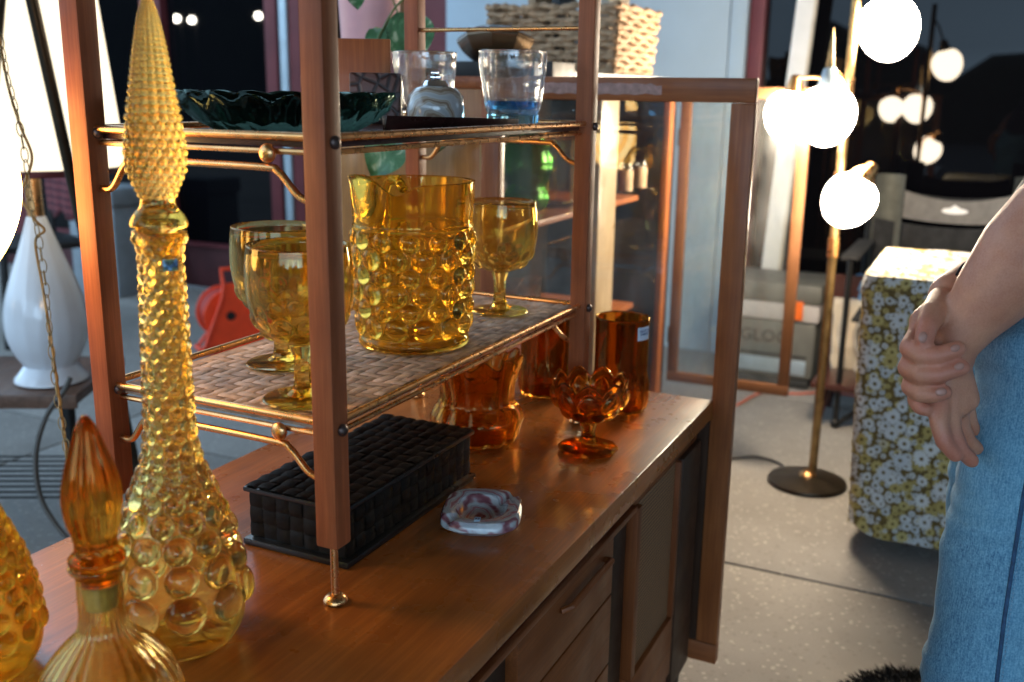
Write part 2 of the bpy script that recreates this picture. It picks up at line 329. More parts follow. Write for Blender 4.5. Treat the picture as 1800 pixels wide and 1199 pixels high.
def boxg(lo, hi, bev=0.0):
    bm = bmesh.new(); bmesh.ops.create_cube(bm, size=1)
    lo = np.array(lo, float); hi = np.array(hi, float); c = (lo+hi)/2; d = np.abs(hi-lo)
    for v in bm.verts: v.co = Vector((v.co.x*d[0]+c[0], v.co.y*d[1]+c[1], v.co.z*d[2]+c[2]))
    if bev > 0: bmesh.ops.bevel(bm, geom=list(bm.edges), offset=min(bev, d.min()*.45), segments=2, profile=.6, affect='EDGES')
    bm.verts.index_update(); V = [tuple(v.co) for v in bm.verts]; F = [[v.index for v in f.verts] for f in bm.faces]; bm.free(); return V, F
def smooth_path(pts, k=8):
    P = [np.array(p, float) for p in pts]; P = [2*P[0]-P[1]] + P + [2*P[-1]-P[-2]]; out = []
    for i in range(1, len(P)-2):
        for j in range(k):
            t = j/k; a, b, c, d = P[i-1], P[i], P[i+1], P[i+2]
            out.append(.5*((2*b)+(-a+c)*t+(2*a-5*b+4*c-d)*t*t+(-a+3*b-3*c+d)*t**3))
    out.append(P[-2]); return out
def tubeg(pts, r, n=10, cap=True):
    P = [np.array(p, float) for p in pts]; N = len(P); rr = [r]*N if np.isscalar(r) else list(r)
    V = []; F = []; up = None
    for i in range(N):
        t = P[min(i+1, N-1)] - P[max(i-1, 0)]; t = t/(np.linalg.norm(t)+1e-12)
        if up is None:
            a = np.array([0, 0, 1.]) if abs(t[2]) < .9 else np.array([1., 0, 0]); up = np.cross(t, np.cross(a, t))
        up = up - t*np.dot(up, t); up /= np.linalg.norm(up); sd = np.cross(t, up)
        for k in range(n):
            a = 2*math.pi*k/n; V.append(P[i] + (up*math.cos(a)+sd*math.sin(a))*rr[i])
    for i in range(N-1):
        for k in range(n): F.append((i*n+k, i*n+(k+1) % n, (i+1)*n+(k+1) % n, (i+1)*n+k))
    if cap: F.append(tuple(range(n-1, -1, -1))); F.append(tuple((N-1)*n+k for k in range(n)))
    return V, F
def latheg(prof, n=32, c=(0, 0, 0), rfun=None):
    V = []; F = []; idx = []
    for (r, z) in prof:
        if r < 1e-6: idx.append([len(V)]); V.append((c[0], c[1], c[2]+z))
        else:
            row = []
            for k in range(n):
                a = 2*math.pi*k/n; q = r*(rfun(a, z) if rfun else 1); row.append(len(V)); V.append((c[0]+q*math.cos(a), c[1]+q*math.sin(a), c[2]+z))
            idx.append(row)
    for i in range(len(idx)-1):
        a, b = idx[i], idx[i+1]
        if len(a) == 1 and len(b) == 1: continue
        for k in range(n):
            k2 = (k+1) % n
            if len(a) == 1: F.append((a[0], b[k2], b[k]))
            elif len(b) == 1: F.append((a[k], a[k2], b[0]))
            else: F.append((a[k], a[k2], b[k2], b[k]))
    return V, F
def curve_prof(prof, m):                    # smooth a (r, z) outline to m points by arc length
    P = np.array(smooth_path([(a, b, 0) for a, b in prof], 10))[:, :2]; P[:, 0] = np.maximum(P[:, 0], 0)
    s = np.concatenate([[0], np.cumsum(np.hypot(*np.diff(P, axis=0).T))]); t = np.linspace(0, s[-1], m)
    return np.stack([np.interp(t, s, P[:, 0]), np.interp(t, s, P[:, 1])], 1), t
def knobbed(prof, m, n, rows, inner=None, rfun=None):
    """lathe with raised hemispherical knobs; rows = (arc position, count, phase, knob radius, height); inner = wall thickness"""
    P, s = curve_prof(prof, m); th = np.arange(n)*2*math.pi/n
    T = np.gradient(P, axis=0); T /= np.linalg.norm(T, axis=1)[:, None]+1e-12; Nn = np.stack([T[:, 1], -T[:, 0]], 1)
    Rr = np.repeat(P[:, :1], n, 1); Zz = np.repeat(P[:, 1:], n, 1); D = np.zeros((m, n))
    for (s0, cnt, ph, kr, kh) in rows:
        i = np.where(np.abs(s-s0) < kr)[0]
        if len(i) == 0: continue
        stp = 2*math.pi/cnt; d = (th[None, :]-ph+stp/2) % stp - stp/2
        q = ((d*P[i, :1])**2 + ((s[i]-s0)**2)[:, None])/kr**2
        D[i] = np.maximum(D[i], kh*np.clip(1-q, 0, 1)**.55)
    Rr = Rr + D*Nn[:, :1]; Zz = Zz + D*Nn[:, 1:]
    if rfun is not None: Rr = Rr*rfun(th[None, :], P[:, 1:])
    V = np.stack([Rr*np.cos(th), Rr*np.sin(th), Zz], 2).reshape(-1, 3)
    F = []
    for i in range(m-1):
        for k in range(n): F.append((i*n+k, i*n+(k+1) % n, (i+1)*n+(k+1) % n, (i+1)*n+k))
    F.append(tuple(range(n-1, -1, -1)))
    V = list(map(tuple, V))
    if inner:
        ip = [(max(r-inner, .0008), z) for r, z in P if z > P[0, 1]+inner*1.5][::6] + [(max(P[-1, 0]-inner, .0008), P[-1, 1])]
        o = len(V); ni = n//4
        for (r, z) in ip[::-1]:
            for k in range(ni):
                a = 2*math.pi*k/ni; V.append((r*math.cos(a), r*math.sin(a), z))
        top = (m-1)*n
        for k in range(n):                   # rim bridge (4 outer to 1 inner)
            a, b = top+k, top+(k+1) % n; ka, kb = o+k//4, o+((k+1)//4) % ni
            F.append((a, b, kb, ka) if ka != kb else (a, b, ka))
        L = len(ip)
        for i in range(L-1):
            for k in range(ni): F.append((o+i*ni+k, o+i*ni+(k+1) % ni, o+(i+1)*ni+(k+1) % ni, o+(i+1)*ni+k))
        F.append(tuple(o+(L-1)*ni+k for k in range(ni-1, -1, -1))[::-1])
    else: F.append(tuple((m-1)*n+k for k in range(n)))
    return V, F
def vessel(prof, wall, n=64, rf=None, m=60):   # hollow glass: outer smooth outline plus inner wall, rf(angle, height 0..1)
    P, s = curve_prof(prof, m); z0, z1 = P[0, 1], P[:, 1].max()
    fl = wall*1.6; inn = [(max(r-wall, .001), z) for r, z in P if z > z0+fl][::-1]
    rim = [(P[-1, 0]-wall*.3, P[-1, 1]+wall*.25), (P[-1, 0]-wall*.7, P[-1, 1]+wall*.25)]
    full = [(0, z0)] + [tuple(p) for p in P] + rim + inn + [(0, inn[-1][1])]
    return latheg(full, n, (0, 0, 0), (lambda a, z: rf(a, (z-z0)/(z1-z0))) if rf else None)
def sphere_g(c, r, n=20, m=12):
    r = np.array([r]*3 if np.isscalar(r) else r, float)
    V, F = latheg([(math.sin(math.pi*i/m), -math.cos(math.pi*i/m)) if 0 < i < m else (0, -1 if i == 0 else 1) for i in range(m+1)], n)
    return [np.array(v)*r+np.array(c) for v in V], F
def xf(g, mat4):
    V, F = g; return [tuple(mat4 @ Vector(tuple(v))) for v in V], F
def capsule(p0, r0, p1, r1, n=14):
    p0, p1 = np.array(p0, float), np.array(p1, float); d = p1-p0; L = np.linalg.norm(d)+1e-9; d /= L; pts = []; rs = []
    for k in range(5): a = math.pi/2*(1-k/4); pts.append(p0-d*r0*math.sin(a)); rs.append(max(r0*math.cos(a), r0*.06))
    for k in range(5): a = math.pi/2*k/4; pts.append(p1+d*r1*math.sin(a)); rs.append(max(r1*math.cos(a), r1*.06))
    return tubeg(pts, rs, n)
def remesh(mb, voxel, smooth=4, fac=.5):
    me = bpy.data.meshes.new('tmp'); me.from_pydata(mb.V, [], mb.F); o = bpy.data.objects.new('tmp', me); COL.objects.link(o)
    r = o.modifiers.new('r', 'REMESH'); r.mode = 'VOXEL'; r.voxel_size = voxel
    s = o.modifiers.new('s', 'SMOOTH'); s.iterations = smooth; s.factor = fac
    dg = bpy.context.evaluated_depsgraph_get(); out = bpy.data.meshes.new_from_object(o.evaluated_get(dg)); bpy.data.objects.remove(o); return out
def tag(o, label, cat, group=None, kind=None):
    if label: o['label'] = label
    if cat: o['category'] = cat
    if group: o['group'] = group
    if kind: o['kind'] = kind
    return o
def thing(name, loc, label, cat, rz=0, group=None):
    e = bpy.data.objects.new(name, None); COL.objects.link(e); e.location = tuple(map(float, loc)); e.rotation_euler = (0, 0, rz); e.empty_display_size = .05
    return tag(e, label, cat, group)
def box(name, lo, hi, mat, parent=None, bev=.002): V, F = boxg(lo, hi, bev); return mesh_obj(name, V, F, mat, parent, True, 35)
def tube(name, pts, r, mat, parent=None, n=10, k=0):
    V, F = tubeg(smooth_path(pts, k) if k else pts, r, n); return mesh_obj(name, V, F, mat, parent)
def lathe(name, prof, mat, parent=None, n=32, c=(0, 0, 0), rf=None, sharp=40): V, F = latheg(prof, n, c, rf); return mesh_obj(name, V, F, mat, parent, True, sharp)
def ball(name, c, r, mat, parent=None, n=16, m=10): V, F = sphere_g(c, r, n, m); return mesh_obj(name, V, F, mat, parent)
def text(name, body, size, mat, parent, M4, shear=0, ext=.0003):
    cu = bpy.data.curves.new('t', 'FONT'); cu.body = body; cu.size = size; cu.align_x = 'CENTER'; cu.align_y = 'CENTER'; cu.shear = shear; cu.extrude = ext; cu.resolution_u = 2
    o = bpy.data.objects.new('t', cu); COL.objects.link(o); dg = bpy.context.evaluated_depsgraph_get()
    me = bpy.data.meshes.new_from_object(o.evaluated_get(dg)); bpy.data.objects.remove(o); me.transform(M4)
    return fin(name, me, mat, parent, False)
def frame4(origin, xdir, ydir):
    x = Vector(xdir).normalized(); y = Vector(ydir); y = (y-x*y.dot(x)).normalized(); z = x.cross(y)
    return Matrix(((x.x, y.x, z.x, origin[0]), (x.y, y.y, z.y, origin[1]), (x.z, y.z, z.z, origin[2]), (0, 0, 0, 1)))
def copy_tree(o, loc, rz, label):
    c = o.copy(); COL.objects.link(c); c.location = loc; c.rotation_euler = (0, 0, rz); c['label'] = label
    for ch in list(o.children):
        d = ch.copy(); COL.objects.link(d); d.parent = c
        for g in list(ch.children): k = g.copy(); COL.objects.link(k); k.parent = d
    return c
# ------------------------------------------------------------------ the setting
gm = MB(); gm.add([(-60, -60, -.03), (60, -60, -.03), (60, 60, -.03), (-60, 60, -.03)], [(0, 1, 2, 3)])
ground = gm.build('ground', 'asphalt'); ground['kind'] = 'structure'
pave = box('pavement', (-3.6, -7, -.029), (4.4, 11, -.012), 'asphalt', None, 0); pave['kind'] = 'structure'
S = 1.5; SY = 3.6; slab_me = None
for ix in range(-4, 2):
    for iy in range(-2, 4):
        x0 = 2.31+ix*S; y0 = -.95+iy*SY; x1 = min(x0+S, 4.39)
        if x0 > 4.3: continue
        if x1 == x0+S and slab_me is not None: o = link(bpy.data.objects.new('paving_slab', slab_me), pave)
        else:
            o = box('paving_slab', (.0045, .0045, -.012), (x1-x0-.0045, SY-.0045, 0), 'paving', pave, .004)
            if x1 == x0+S: slab_me = o.data
        o.location = (x0, y0, 0)
def wall_x(name, y0, y1, z0, z1, x0, x1, mat, parent, bev=.004): return box(name, (x0, y0, z0), (x1, y1, z1), mat, parent, bev)
XF = 4.40
shop = thing('shop_front', (XF, 0, 0), 'dark glazed shop front with oxide red frames behind the furniture', 'shop front')
for (a, b) in ((5.62, 6.9), (4.43, 5.47), (3.56, 4.28), (2.60, 3.33)):
    wall_x('window_pane', a, b, .26, 3.0, .055, .075, 'shop_glass', shop, 0)
    wall_x('kick_panel', a-.002, b+.002, .0, .245, .03, .10, 'kick_red', shop)
    wall_x('sill', a-.003, b+.003, .245, .262, .0, .10, 'oxide_red', shop)
for (a, b) in ((5.47, 5.62), (4.28, 4.43), (2.45, 2.60)): wall_x('mullion', a, b, 0, 3.0, .0, .12, 'oxide_red', shop)
for (a, b) in ((3.485, 3.56), (3.33, 3.405)): wall_x('mullion', a, b, 0, 3.0, .0, .12, 'oxide_red', shop)
wall_x('door_edge', 3.41, 3.455, 0.02, 3.0, -.012, .08, 'alu', shop)
wall_x('mullion', 3.455, 3.485, 0, 3.0, .06, .12, 'black_metal', shop)
wall_x('mullion', 3.405, 3.41, 0, 3.0, .06, .12, 'black_metal', shop)
pier = thing('pier', (XF, 0, 0), 'pale blue painted wall pier behind the wicker basket', 'wall pier')
wall_x('pier_panel', 1.085, 2.45, 0, 3.0, -.03, .14, 'wall_blue', pier, .006)
wall_x('pier_panel', 1.012, 1.081, 0, 3.0, -.03, .14, 'wall_blue', pier, .006)
win = thing('shop_window', (XF, 0, 0), 'big dark shop window reflecting the lit globe lamp', 'window')
wall_x('window_frame', .945, 1.008, 0, 3.0, -.005, .12, 'oxide_red', win)
wall_x('window_pane', -3.2, .945, .12, 3.0, .055, .075, 'shop_glass', win, 0)
wall_x('kick_panel', -3.2, .945, 0, .118, .03, .1, 'kick_red', win)
roof = box('canopy_roof', (-6.5, -7, 3.02), (4.7, 2.5, 3.2), 'canopy', None, .01); roof['kind'] = 'structure'  # unseen roof, its reach set to hold sky light off the furniture
# dark trees over the road, met in reflections; side arm added to block sky
tv = []; tf = []; nx, nz = 150, 8
for i in range(nx+1):                        # runs along the road behind the camera, then an added arm shuts out side sky
    u = i/nx*135
    if u < 95: yy = 50-u; bx_, by_, ox, oy = -24, yy, 1, 0
    else: bx_, by_, ox, oy = -24+(u-95)*.85, -45+min(1, (u-95)/14)*31, .3, 1
    hgt = 2.3+.6*math.sin(i*.9)+.5*math.sin(i*.37+1)+.35*math.sin(i*2.3)
    if u < 95 and yy > 9: hgt += 4.2*min(1, (yy-9)/3)
    if u > 84: hgt += 2.0*min(1, (u-84)/10)
    for j in range(nz+1):
        a = math.pi*j/nz; c_ = 2.2*math.cos(a)+.3*math.sin(i*1.7+j); tv.append((bx_+ox*c_, by_+oy*c_, -.03+hgt*math.sin(a)**.6))
for i in range(nx):
    for j in range(nz): a = i*(nz+1)+j; tf.append((a, a+nz+1, a+nz+2, a+1))
tl = mesh_obj('treeline', tv, tf, 'hedge'); tag(tl, 'dark mass of trees across the road', 'trees', kind='stuff')
for i, (px, py) in enumerate(((312, 33), (324, 34), (428, 25), (640, 32))):  # lights on poles added as stand-ins for car lights mirrored in the window
    p = on_x(px, py, 2*XF+12); x = -12-.3*i; q = (x, p[1], 0)
    t = thing('street_lamp', q, ['far street lamp mirrored as the left of a close pair of lights in the window', 'far street lamp mirrored as the right of a close pair of lights in the window', 'far street lamp mirrored as a single light between the red frames', 'far street lamp mirrored as a light beside the pink planter'][i], 'street lamp', group='street lamps across the road')
    tube('pole', [(0, 0, 0), (0, 0, p[2]+.1)], .04, 'black_metal', t); ball('bulb', (.14, 0, p[2]), .085, 'street_bulb', t)
    tube('arm', [(0, 0, p[2]+.1), (.14, 0, p[2]+.1)], .02, 'black_metal', t)

# ------------------------------------------------------------------ dresser
T = .61
dr = thing('dresser', (0, 0, 0), 'long low teak dresser with cane door and drawers under the glassware', 'dresser')
X0, X1, YF, YB = .05, 1.668, .42, .93
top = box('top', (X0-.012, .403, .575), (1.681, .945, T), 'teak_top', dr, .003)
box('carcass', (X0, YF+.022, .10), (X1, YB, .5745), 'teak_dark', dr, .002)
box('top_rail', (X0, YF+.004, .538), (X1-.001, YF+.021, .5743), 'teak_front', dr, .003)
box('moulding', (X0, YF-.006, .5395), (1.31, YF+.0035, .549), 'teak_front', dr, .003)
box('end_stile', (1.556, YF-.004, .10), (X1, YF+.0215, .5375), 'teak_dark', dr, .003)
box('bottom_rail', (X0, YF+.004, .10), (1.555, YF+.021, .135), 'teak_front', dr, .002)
# cane door
door = box('door', (1.325, YF-.002, .137), (1.553, YF+.0213, .250), 'teak_front', dr, .003)
box('door_stile', (1.325, YF-.0025, .2505), (1.345, YF+.0208, .5365), 'teak_front_v', door, .002)
box('door_stile', (1.542, YF-.0025, .2505), (1.553, YF+.0208, .5365), 'teak_front_v', door, .002)
box('cane_panel', (1.3455, YF+.006, .2505), (1.5415, YF+.012, .5365), 'cane', door, 0)
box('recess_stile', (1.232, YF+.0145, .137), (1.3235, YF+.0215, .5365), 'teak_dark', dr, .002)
for (a, b) in ((.915, 1.228), (.50, .83), (.16, .48)):
    z = .535
    for hgt in (.09, .11, .12, .07):
        d = box('drawer', (a, YF+.0005, max(z-hgt, .137)+.0015), (b, YF+.0216, z-.0015), 'teak_front', dr, .0025); 
        if z > .5:
            tube('drawer_pull', [(a+.12, YF-.001, z-.022), (a+.13, YF-.011, z-.019), (b-.04, YF-.011, z-.019), (b-.035, YF-.001, z-.022)], .0045, 'teak_front', d, 8)
        z -= hgt
box('recess_stile', (.835, YF+.0145, .137), (.912, YF+.0215, .5365), 'teak_dark', dr, .002)
for x in (1.62, .09):
    for y in (.44, .89):
        lathe('leg', [(0, 0), (.015, 0), (.016, .006), (.022, .1)], 'black_metal', dr, 14, (x, y, 0))

# ------------------------------------------------------------------ shelf unit
su = thing('shelf_unit', (0, 0, 0), 'small two tier shelf with square wood posts and brass rods on the dresser', 'shelf unit')
PX = (.782, 1.453); PY = (.571, .872); s2 = .013; Z1, Z2 = .806, 1.087
for i, x in enumerate(PX):
    for j, y in enumerate(PY):
        p = box('post', (x-s2, y-s2, .676), (x+s2, y+s2, 1.46), 'post_wood', su, .003)
        tube('foot_rod', [(x, y, .616), (x, y, .678)], .0042, 'brass', p, 12)
        lathe('foot', [(0, 0), (.011, .0), (.0128, .002), (.0125, .0045), (.009, .008), (.0045, .010), (0, .010)], 'brass', p, 24, (x, y, T+.0004))
        for z in (Z1, Z2):
            lathe_v, lathe_f = sphere_g((x, y-s2-.002, z-.004), (.0065, .005, .0065), 14, 8); mesh_obj('screw_head', lathe_v, lathe_f, 'screw', p)
xa, xb, ya, yb = PX[0], PX[1], PY[0], PY[1]
for z, nm in ((Z1, 0), (Z2, 1)):
    sh = MB()
    fr = .0042
    for y in (ya-.002, yb+.002): sh.tube([(xa+s2-.002, y, z), (xb-s2+.002, y, z)], fr, 10)
    for x in (xa, xb): sh.tube([(x, ya+s2-.002, z), (x, yb-s2+.002, z)], fr, 10)
    for y in (ya+.004, yb-.004): sh.tube([(xa+s2-.002, y, z-.0145), (xb-s2+.002, y, z-.0145)], .003, 8)
    for x in (xa+.004, xb-.004): sh.tube([(x, ya+s2-.002, z-.0145), (x, yb-s2+.002, z-.0145)], .003, 8)
    fo = sh.build('shelf_frame', 'brass', su)
    for x in (xa, xb):                        # bent end support with a round boss
        q = [(x, yb-s2+.001, z-.062), (x, yb-.03, z-.060), (x, yb-.052, z-.034), (x, yb-.075, z-.030), (x, ya+.075, z-.030), (x, ya+.052, z-.034), (x, ya+.03, z-.055), (x, ya+s2-.001, z-.062)]
        tube('support_rod', smooth_path(q, 6), .0038, 'brass', fo, 10)
        V, F = sphere_g((x-.003, ya+.062, z-.0165), (.0055, .0095, .0095), 18, 10); mesh_obj('boss', V, F, 'brass', fo)
        V, F = sphere_g((x-.003, yb-.062, z-.0165), (.0055, .0095, .0095), 18, 10); mesh_obj('boss', V, F, 'brass', fo)
    # woven mat: strips run both ways, over two and under two
    bd = box('shelf_board', (xa+.006, ya+.006, z-.0105), (xb-.006, yb-.006, z-.003), 'mat_weave2' if nm == 0 else 'dark_wood', su, .001)
    if nm == 0:
        w = .0145; nx_ = int((xb-xa-.012)/w); ny_ = int((yb-ya-.012)/w)
        def strip(along, i, cnt):
            pts = []
            for j in range(cnt):
                over = ((j+i*(1 if along else 1)) // 2 % 2 == 0) ^ (not along)
                pts.append(over)
            return pts
        for along, cnt, oth in ((True, ny_, nx_), (False, nx_, ny_)):
            for i in range(cnt):
                pat = strip(along, i, oth); V = []; F = []; k = 0
                for j in range(oth):
                    for u in (.12, .88):
                        h_ = z-.0028+(.0022*(.7+.6*((i*37+j*91) % 17)/17) if pat[j] else .0002)
                        c0 = (j+u)*w
                        for (sd, dh) in ((.04, -.0006), (.28, .0006), (.72, .0006), (.96, -.0006)):
                            lat = (i+sd)*w
                            V.append((xa+.008+c0, ya+.008+lat, h_+dh) if along else (xa+.008+lat, ya+.008+c0, h_+dh))
                nr = oth*2
                for r_ in range(nr-1):
                    for q_ in range(3):
                        a = r_*4+q_; f = (a, a+4, a+5, a+1); F.append(f if along else f[::-1])
                mesh_obj('woven_strip', V, F, 'mat_weave' if (i*7) % 3 else 'mat_weave2', bd, True, 0)
for x in (xa, xb): tube('guard_rod', [(x, ya+s2-.001, 1.226), (x, yb-s2+.001, 1.226)], .0032, 'brass', su)
SH1 = Z1+.0008; SH2 = Z2-.0025

# ------------------------------------------------------------------ genie bottles and decanter
def knob_rows(prof, m, specs):
    P, s = curve_prof(prof, m); rows = []; k = 0
    for (s0, s1, kfun, hf, *gp) in specs:
        gp = gp[0] if gp else 1.
        q = s0
        while q < s1:
            r = np.interp(q, s, P[:, 0]); kr = kfun((q-s0)/max(s1-s0, 1e-6), r); cnt = max(5, int(round(2*math.pi*r/(2.16*kr*gp))))
            rows.append((q+kr*.9, cnt, (k % 2)*math.pi/cnt + .13, kr*.98, kr*hf)); q += kr*1.72*(1+(gp-1)*.9); k += 1
    return rows, s
def hobnail_bottle(loc, label, sc=1., big=1., bodymat='amber_lt', tilt=0):
    g = thing('glass_bottle', loc, label, 'bottle', group='amber glass bottles')
    prof = [(.036, 0), (.046, .002), (.0575, .016), (.062, .036), (.0605, .062), (.057, .088), (.051, .115), (.0415, .142), (.031, .170), (.0245, .192), (.0215, .215), (.0205, .25), (.0195, .30), (.0185, .345), (.018, .365), (.0185, .380), (.0222, .391), (.0232, .397)]
    rows, s = knob_rows(prof, 330, [(.052, .180, lambda t, r: (.0178-.0105*t)*big, .55, 1.16), (.175, .275, lambda t, r: (.0068-.0018*t)*min(1, big*1.1), .6, 1.12), (.275, .405, lambda t, r: .0047, .6, 1.08)])
    V, F = knobbed(prof, 330, 256, rows, inner=.0034)
    b = mesh_obj('bottle_body', V, F, bodymat, g, True, 0)
    sp = [(.006, .377), (.0145, .379), (.0150, .398), (.0235, .4005), (.0242, .405), (.0215, .411), (.0155, .419), (.0150, .428), (.0185, .437), (.0232, .450), (.0240, .466), (.0222, .484), (.0185, .508), (.0135, .545), (.0085, .575), (.0035, .592), (.0008, .594)]
    Ps, s = curve_prof(sp, 520); q = .066; rows = []; k = 0
    while q < .250:
        r = float(np.interp(q, s, Ps[:, 0])); z_ = float(np.interp(q, s, Ps[:, 1]))
        if z_ > .590: break
        kr = max(.0011, math.pi*r/17); cnt = 16; lower = z_ < .486
        rows.append((q+kr, cnt, (k % 2)*math.pi/cnt if lower else 0, kr*.96, kr*(.62 if lower else .8))); q += kr*(1.75 if lower else 1.95); k += 1
    V, F = knobbed(sp, 520, 208, rows)
    st = mesh_obj('stopper', V, F, 'amber', g, True, 0)
    g.rotation_euler = (0, 0, .4); g.scale = (sc, sc, sc)
    return g
gb = hobnail_bottle((.652, .660, T+.0006), 'tall hobnail amber bottle with long pointed stopper and blue price tag', 1.0)
gb.rotation_euler = (R(.6), R(.9), .4)
tg = MB(); 
def curved_label(name, rad, zc, hgt, a0, a1, mat, parent):
    V = []; F = []; k = 10
    for i in range(k+1):
        a = a0+(a1-a0)*i/k
        for z in (zc-hgt/2, zc+hgt/2): V.append((rad*math.cos(a), rad*math.sin(a), z))
    for i in range(k): F.append((2*i, 2*i+2, 2*i+3, 2*i+1))
    return mesh_obj(name, V, F, mat, parent, True, 0)
adir = math.atan2(-.660-.0, -.652)          # towards the camera
atag = adir-.4+.42
tagp = curved_label('price_tag', .0191, .369, .0102, atag-.36, atag+.36, 'tag_blue', gb)
cx = Vector((math.cos(atag), math.sin(atag), 0)); tx = Vector((-math.sin(atag), math.cos(atag), 0))
text('price_writing', '200', .0085, 'ink', tagp, frame4(cx*.0193+Vector((0, 0, .369)), tx, (0, 0, 1)), .3)
p = on_z(-42, 1180, T); hobnail_bottle((p[0], p[1], T+.0006), 'hobnail amber bottle at the left edge, beside the corked decanter', .96, .62, 'amber')
# decanter with fluted stopper
p = (.512, .600)
dc = thing('glass_decanter', (p[0], p[1], T+.0006), 'amber decanter with ribbed body and fluted dark amber stopper', 'decanter', group='amber glass bottles')
def ribs(k, amp, z0=0, z1=1): return lambda a, t: 1+(amp*math.cos(k*a) if z0 < t < z1 else 0)
prof = [(.040, 0), (.050, .004), (.056, .02), (.057, .04), (.0525, .058), (.043, .074), (.031, .088), (.0215, .098), (.0180, .110), (.0176, .130), (.0178, .148), (.0215, .1525), (.0225, .156)]
V, F = vessel(prof, .0028, 128, ribs(26, .022, .0, .72), 90); mesh_obj('decanter_body', V, F, 'amber_lt', dc, True, 0)
lathe('cork', [(0, .120), (.0118, .120), (.0142, .1405), (0, .141)], 'cork', dc, 24)
sp = [(0, .1413), (.0135, .1413), (.0140, .1565), (.0208, .1585), (.0214, .163), (.0175, .167), (.0155, .173), (.0165, .182), (.0196, .194), (.0215, .208), (.0208, .221), (.0178, .236), (.0128, .252), (.0078, .268), (.0030, .277), (0, .278)]
Pq, _ = curve_prof(sp[1:-1], 60); V, F = latheg([(0, .1413)]+[tuple(q) for q in Pq]+[(0, .2785)], 96, (0, 0, 0), lambda a, z: 1+(.055*math.cos(12*a) if z > .17 else 0)); mesh_obj('stopper', V, F, 'amber_stop', dc, True, 0)

# ------------------------------------------------------------------ lower shelf glassware
def make_goblet(loc, label):
    g = thing('goblet', loc, label, 'goblet', group='amber thumbprint goblets')
    def bowl():
        prof = [(.010, .062), (.020, .064), (.036, .072), (.0475, .086), (.0535, .104), (.0560, .125), (.0555, .148), (.0530, .168)]
        P, s = curve_prof(prof, 90); rows = []
        for (s0, cnt, ph) in ((.030, 10, 0), (.049, 12, .26)): rows.append((s0, cnt, ph, .0095, .0022))
        return knobbed(prof, 90, 128, rows, inner=.0024)
    V, F = bowl(); mesh_obj('bowl', V, F, 'amber_lt', g, True, 0)
    lathe('stem', [(0, .0045), (.018, .0065), (.0115, .012), (.0095, .022), (.0095, .050), (.0125, .0585), (.0125, .0616), (0, .0616)], 'amber', g, 10, sharp=25)
    lathe('foot', [(0, 0), (.041, 0), (.0435, .0016), (.042, .0032), (.030, .0046), (0, .0046)], 'amber_lt', g, 48)
    return g
p = on_z(534, 702, SH1); g0 = make_goblet((p[0], p[1], SH1+.0004), 'amber goblet nearest the front wood post on the woven shelf')
p = on_z(497, 640, SH1); copy_tree(g0, (p[0], p[1], SH1+.0004), .5, 'amber goblet half hidden behind the goblet at the front post')
p = on_z(878, 548, SH1); copy_tree(g0, (p[0], p[1], SH1+.0004), 1.1, 'amber goblet standing alone behind the bubble pitcher')
p = on_z(728, 603, SH1); PT_ = p
pi_ = thing('glass_pitcher', (p[0], p[1], SH1+.0004), 'wide amber pitcher covered with round bubbles in the middle of the woven shelf', 'pitcher')
prof = [(.066, 0), (.0715, .003), (.0722, .010), (.0700, .016), (.0708, .020), (.0722, .040), (.0735, .075), (.0745, .110), (.0755, .142), (.0770, .153), (.0782, .157), (.0765, .161), (.0775, .175), (.0785, .195), (.0795, .214)]
rows = []
for k in range(6): rows.append((.036+.0220*k, 13, (k % 2)*math.pi/13, .0142 if k % 2 == 0 else .0118, .0068))
def prf(th, z):
    t = np.clip((z-.165)/.05, 0, 1); d = np.abs((th-2.75+math.pi) % (2*math.pi)-math.pi); return 1+t*.16*np.exp(-(d/.28)**2)
V, F = knobbed(prof, 300, 224, rows, inner=.0045, rfun=prf)
V = [(x, y, z+(.010*math.exp(-(((math.atan2(y, x)-2.75+math.pi) % (2*math.pi)-math.pi)/.3)**2)-.014*math.exp(-(((math.atan2(y, x)-3.42+math.pi) % (2*math.pi)-math.pi)/.24)**2) if z > .19 else 0)*min(1, max(0, (z-.19)/.024))) for x, y, z in V]
pb = mesh_obj('pitcher_body', V, F, 'amber', pi_, True, 0)
pi_.rotation_euler[2] = 0
hv = smooth_path([(.05, .045, .196), (.062, .062, .205), (.078, .088, .20), (.086, .10, .17), (.082, .094, .12), (.066, .072, .085), (.05, .05, .08)], 8)
tube('handle', hv, .0065, 'amber', pi_, 12)

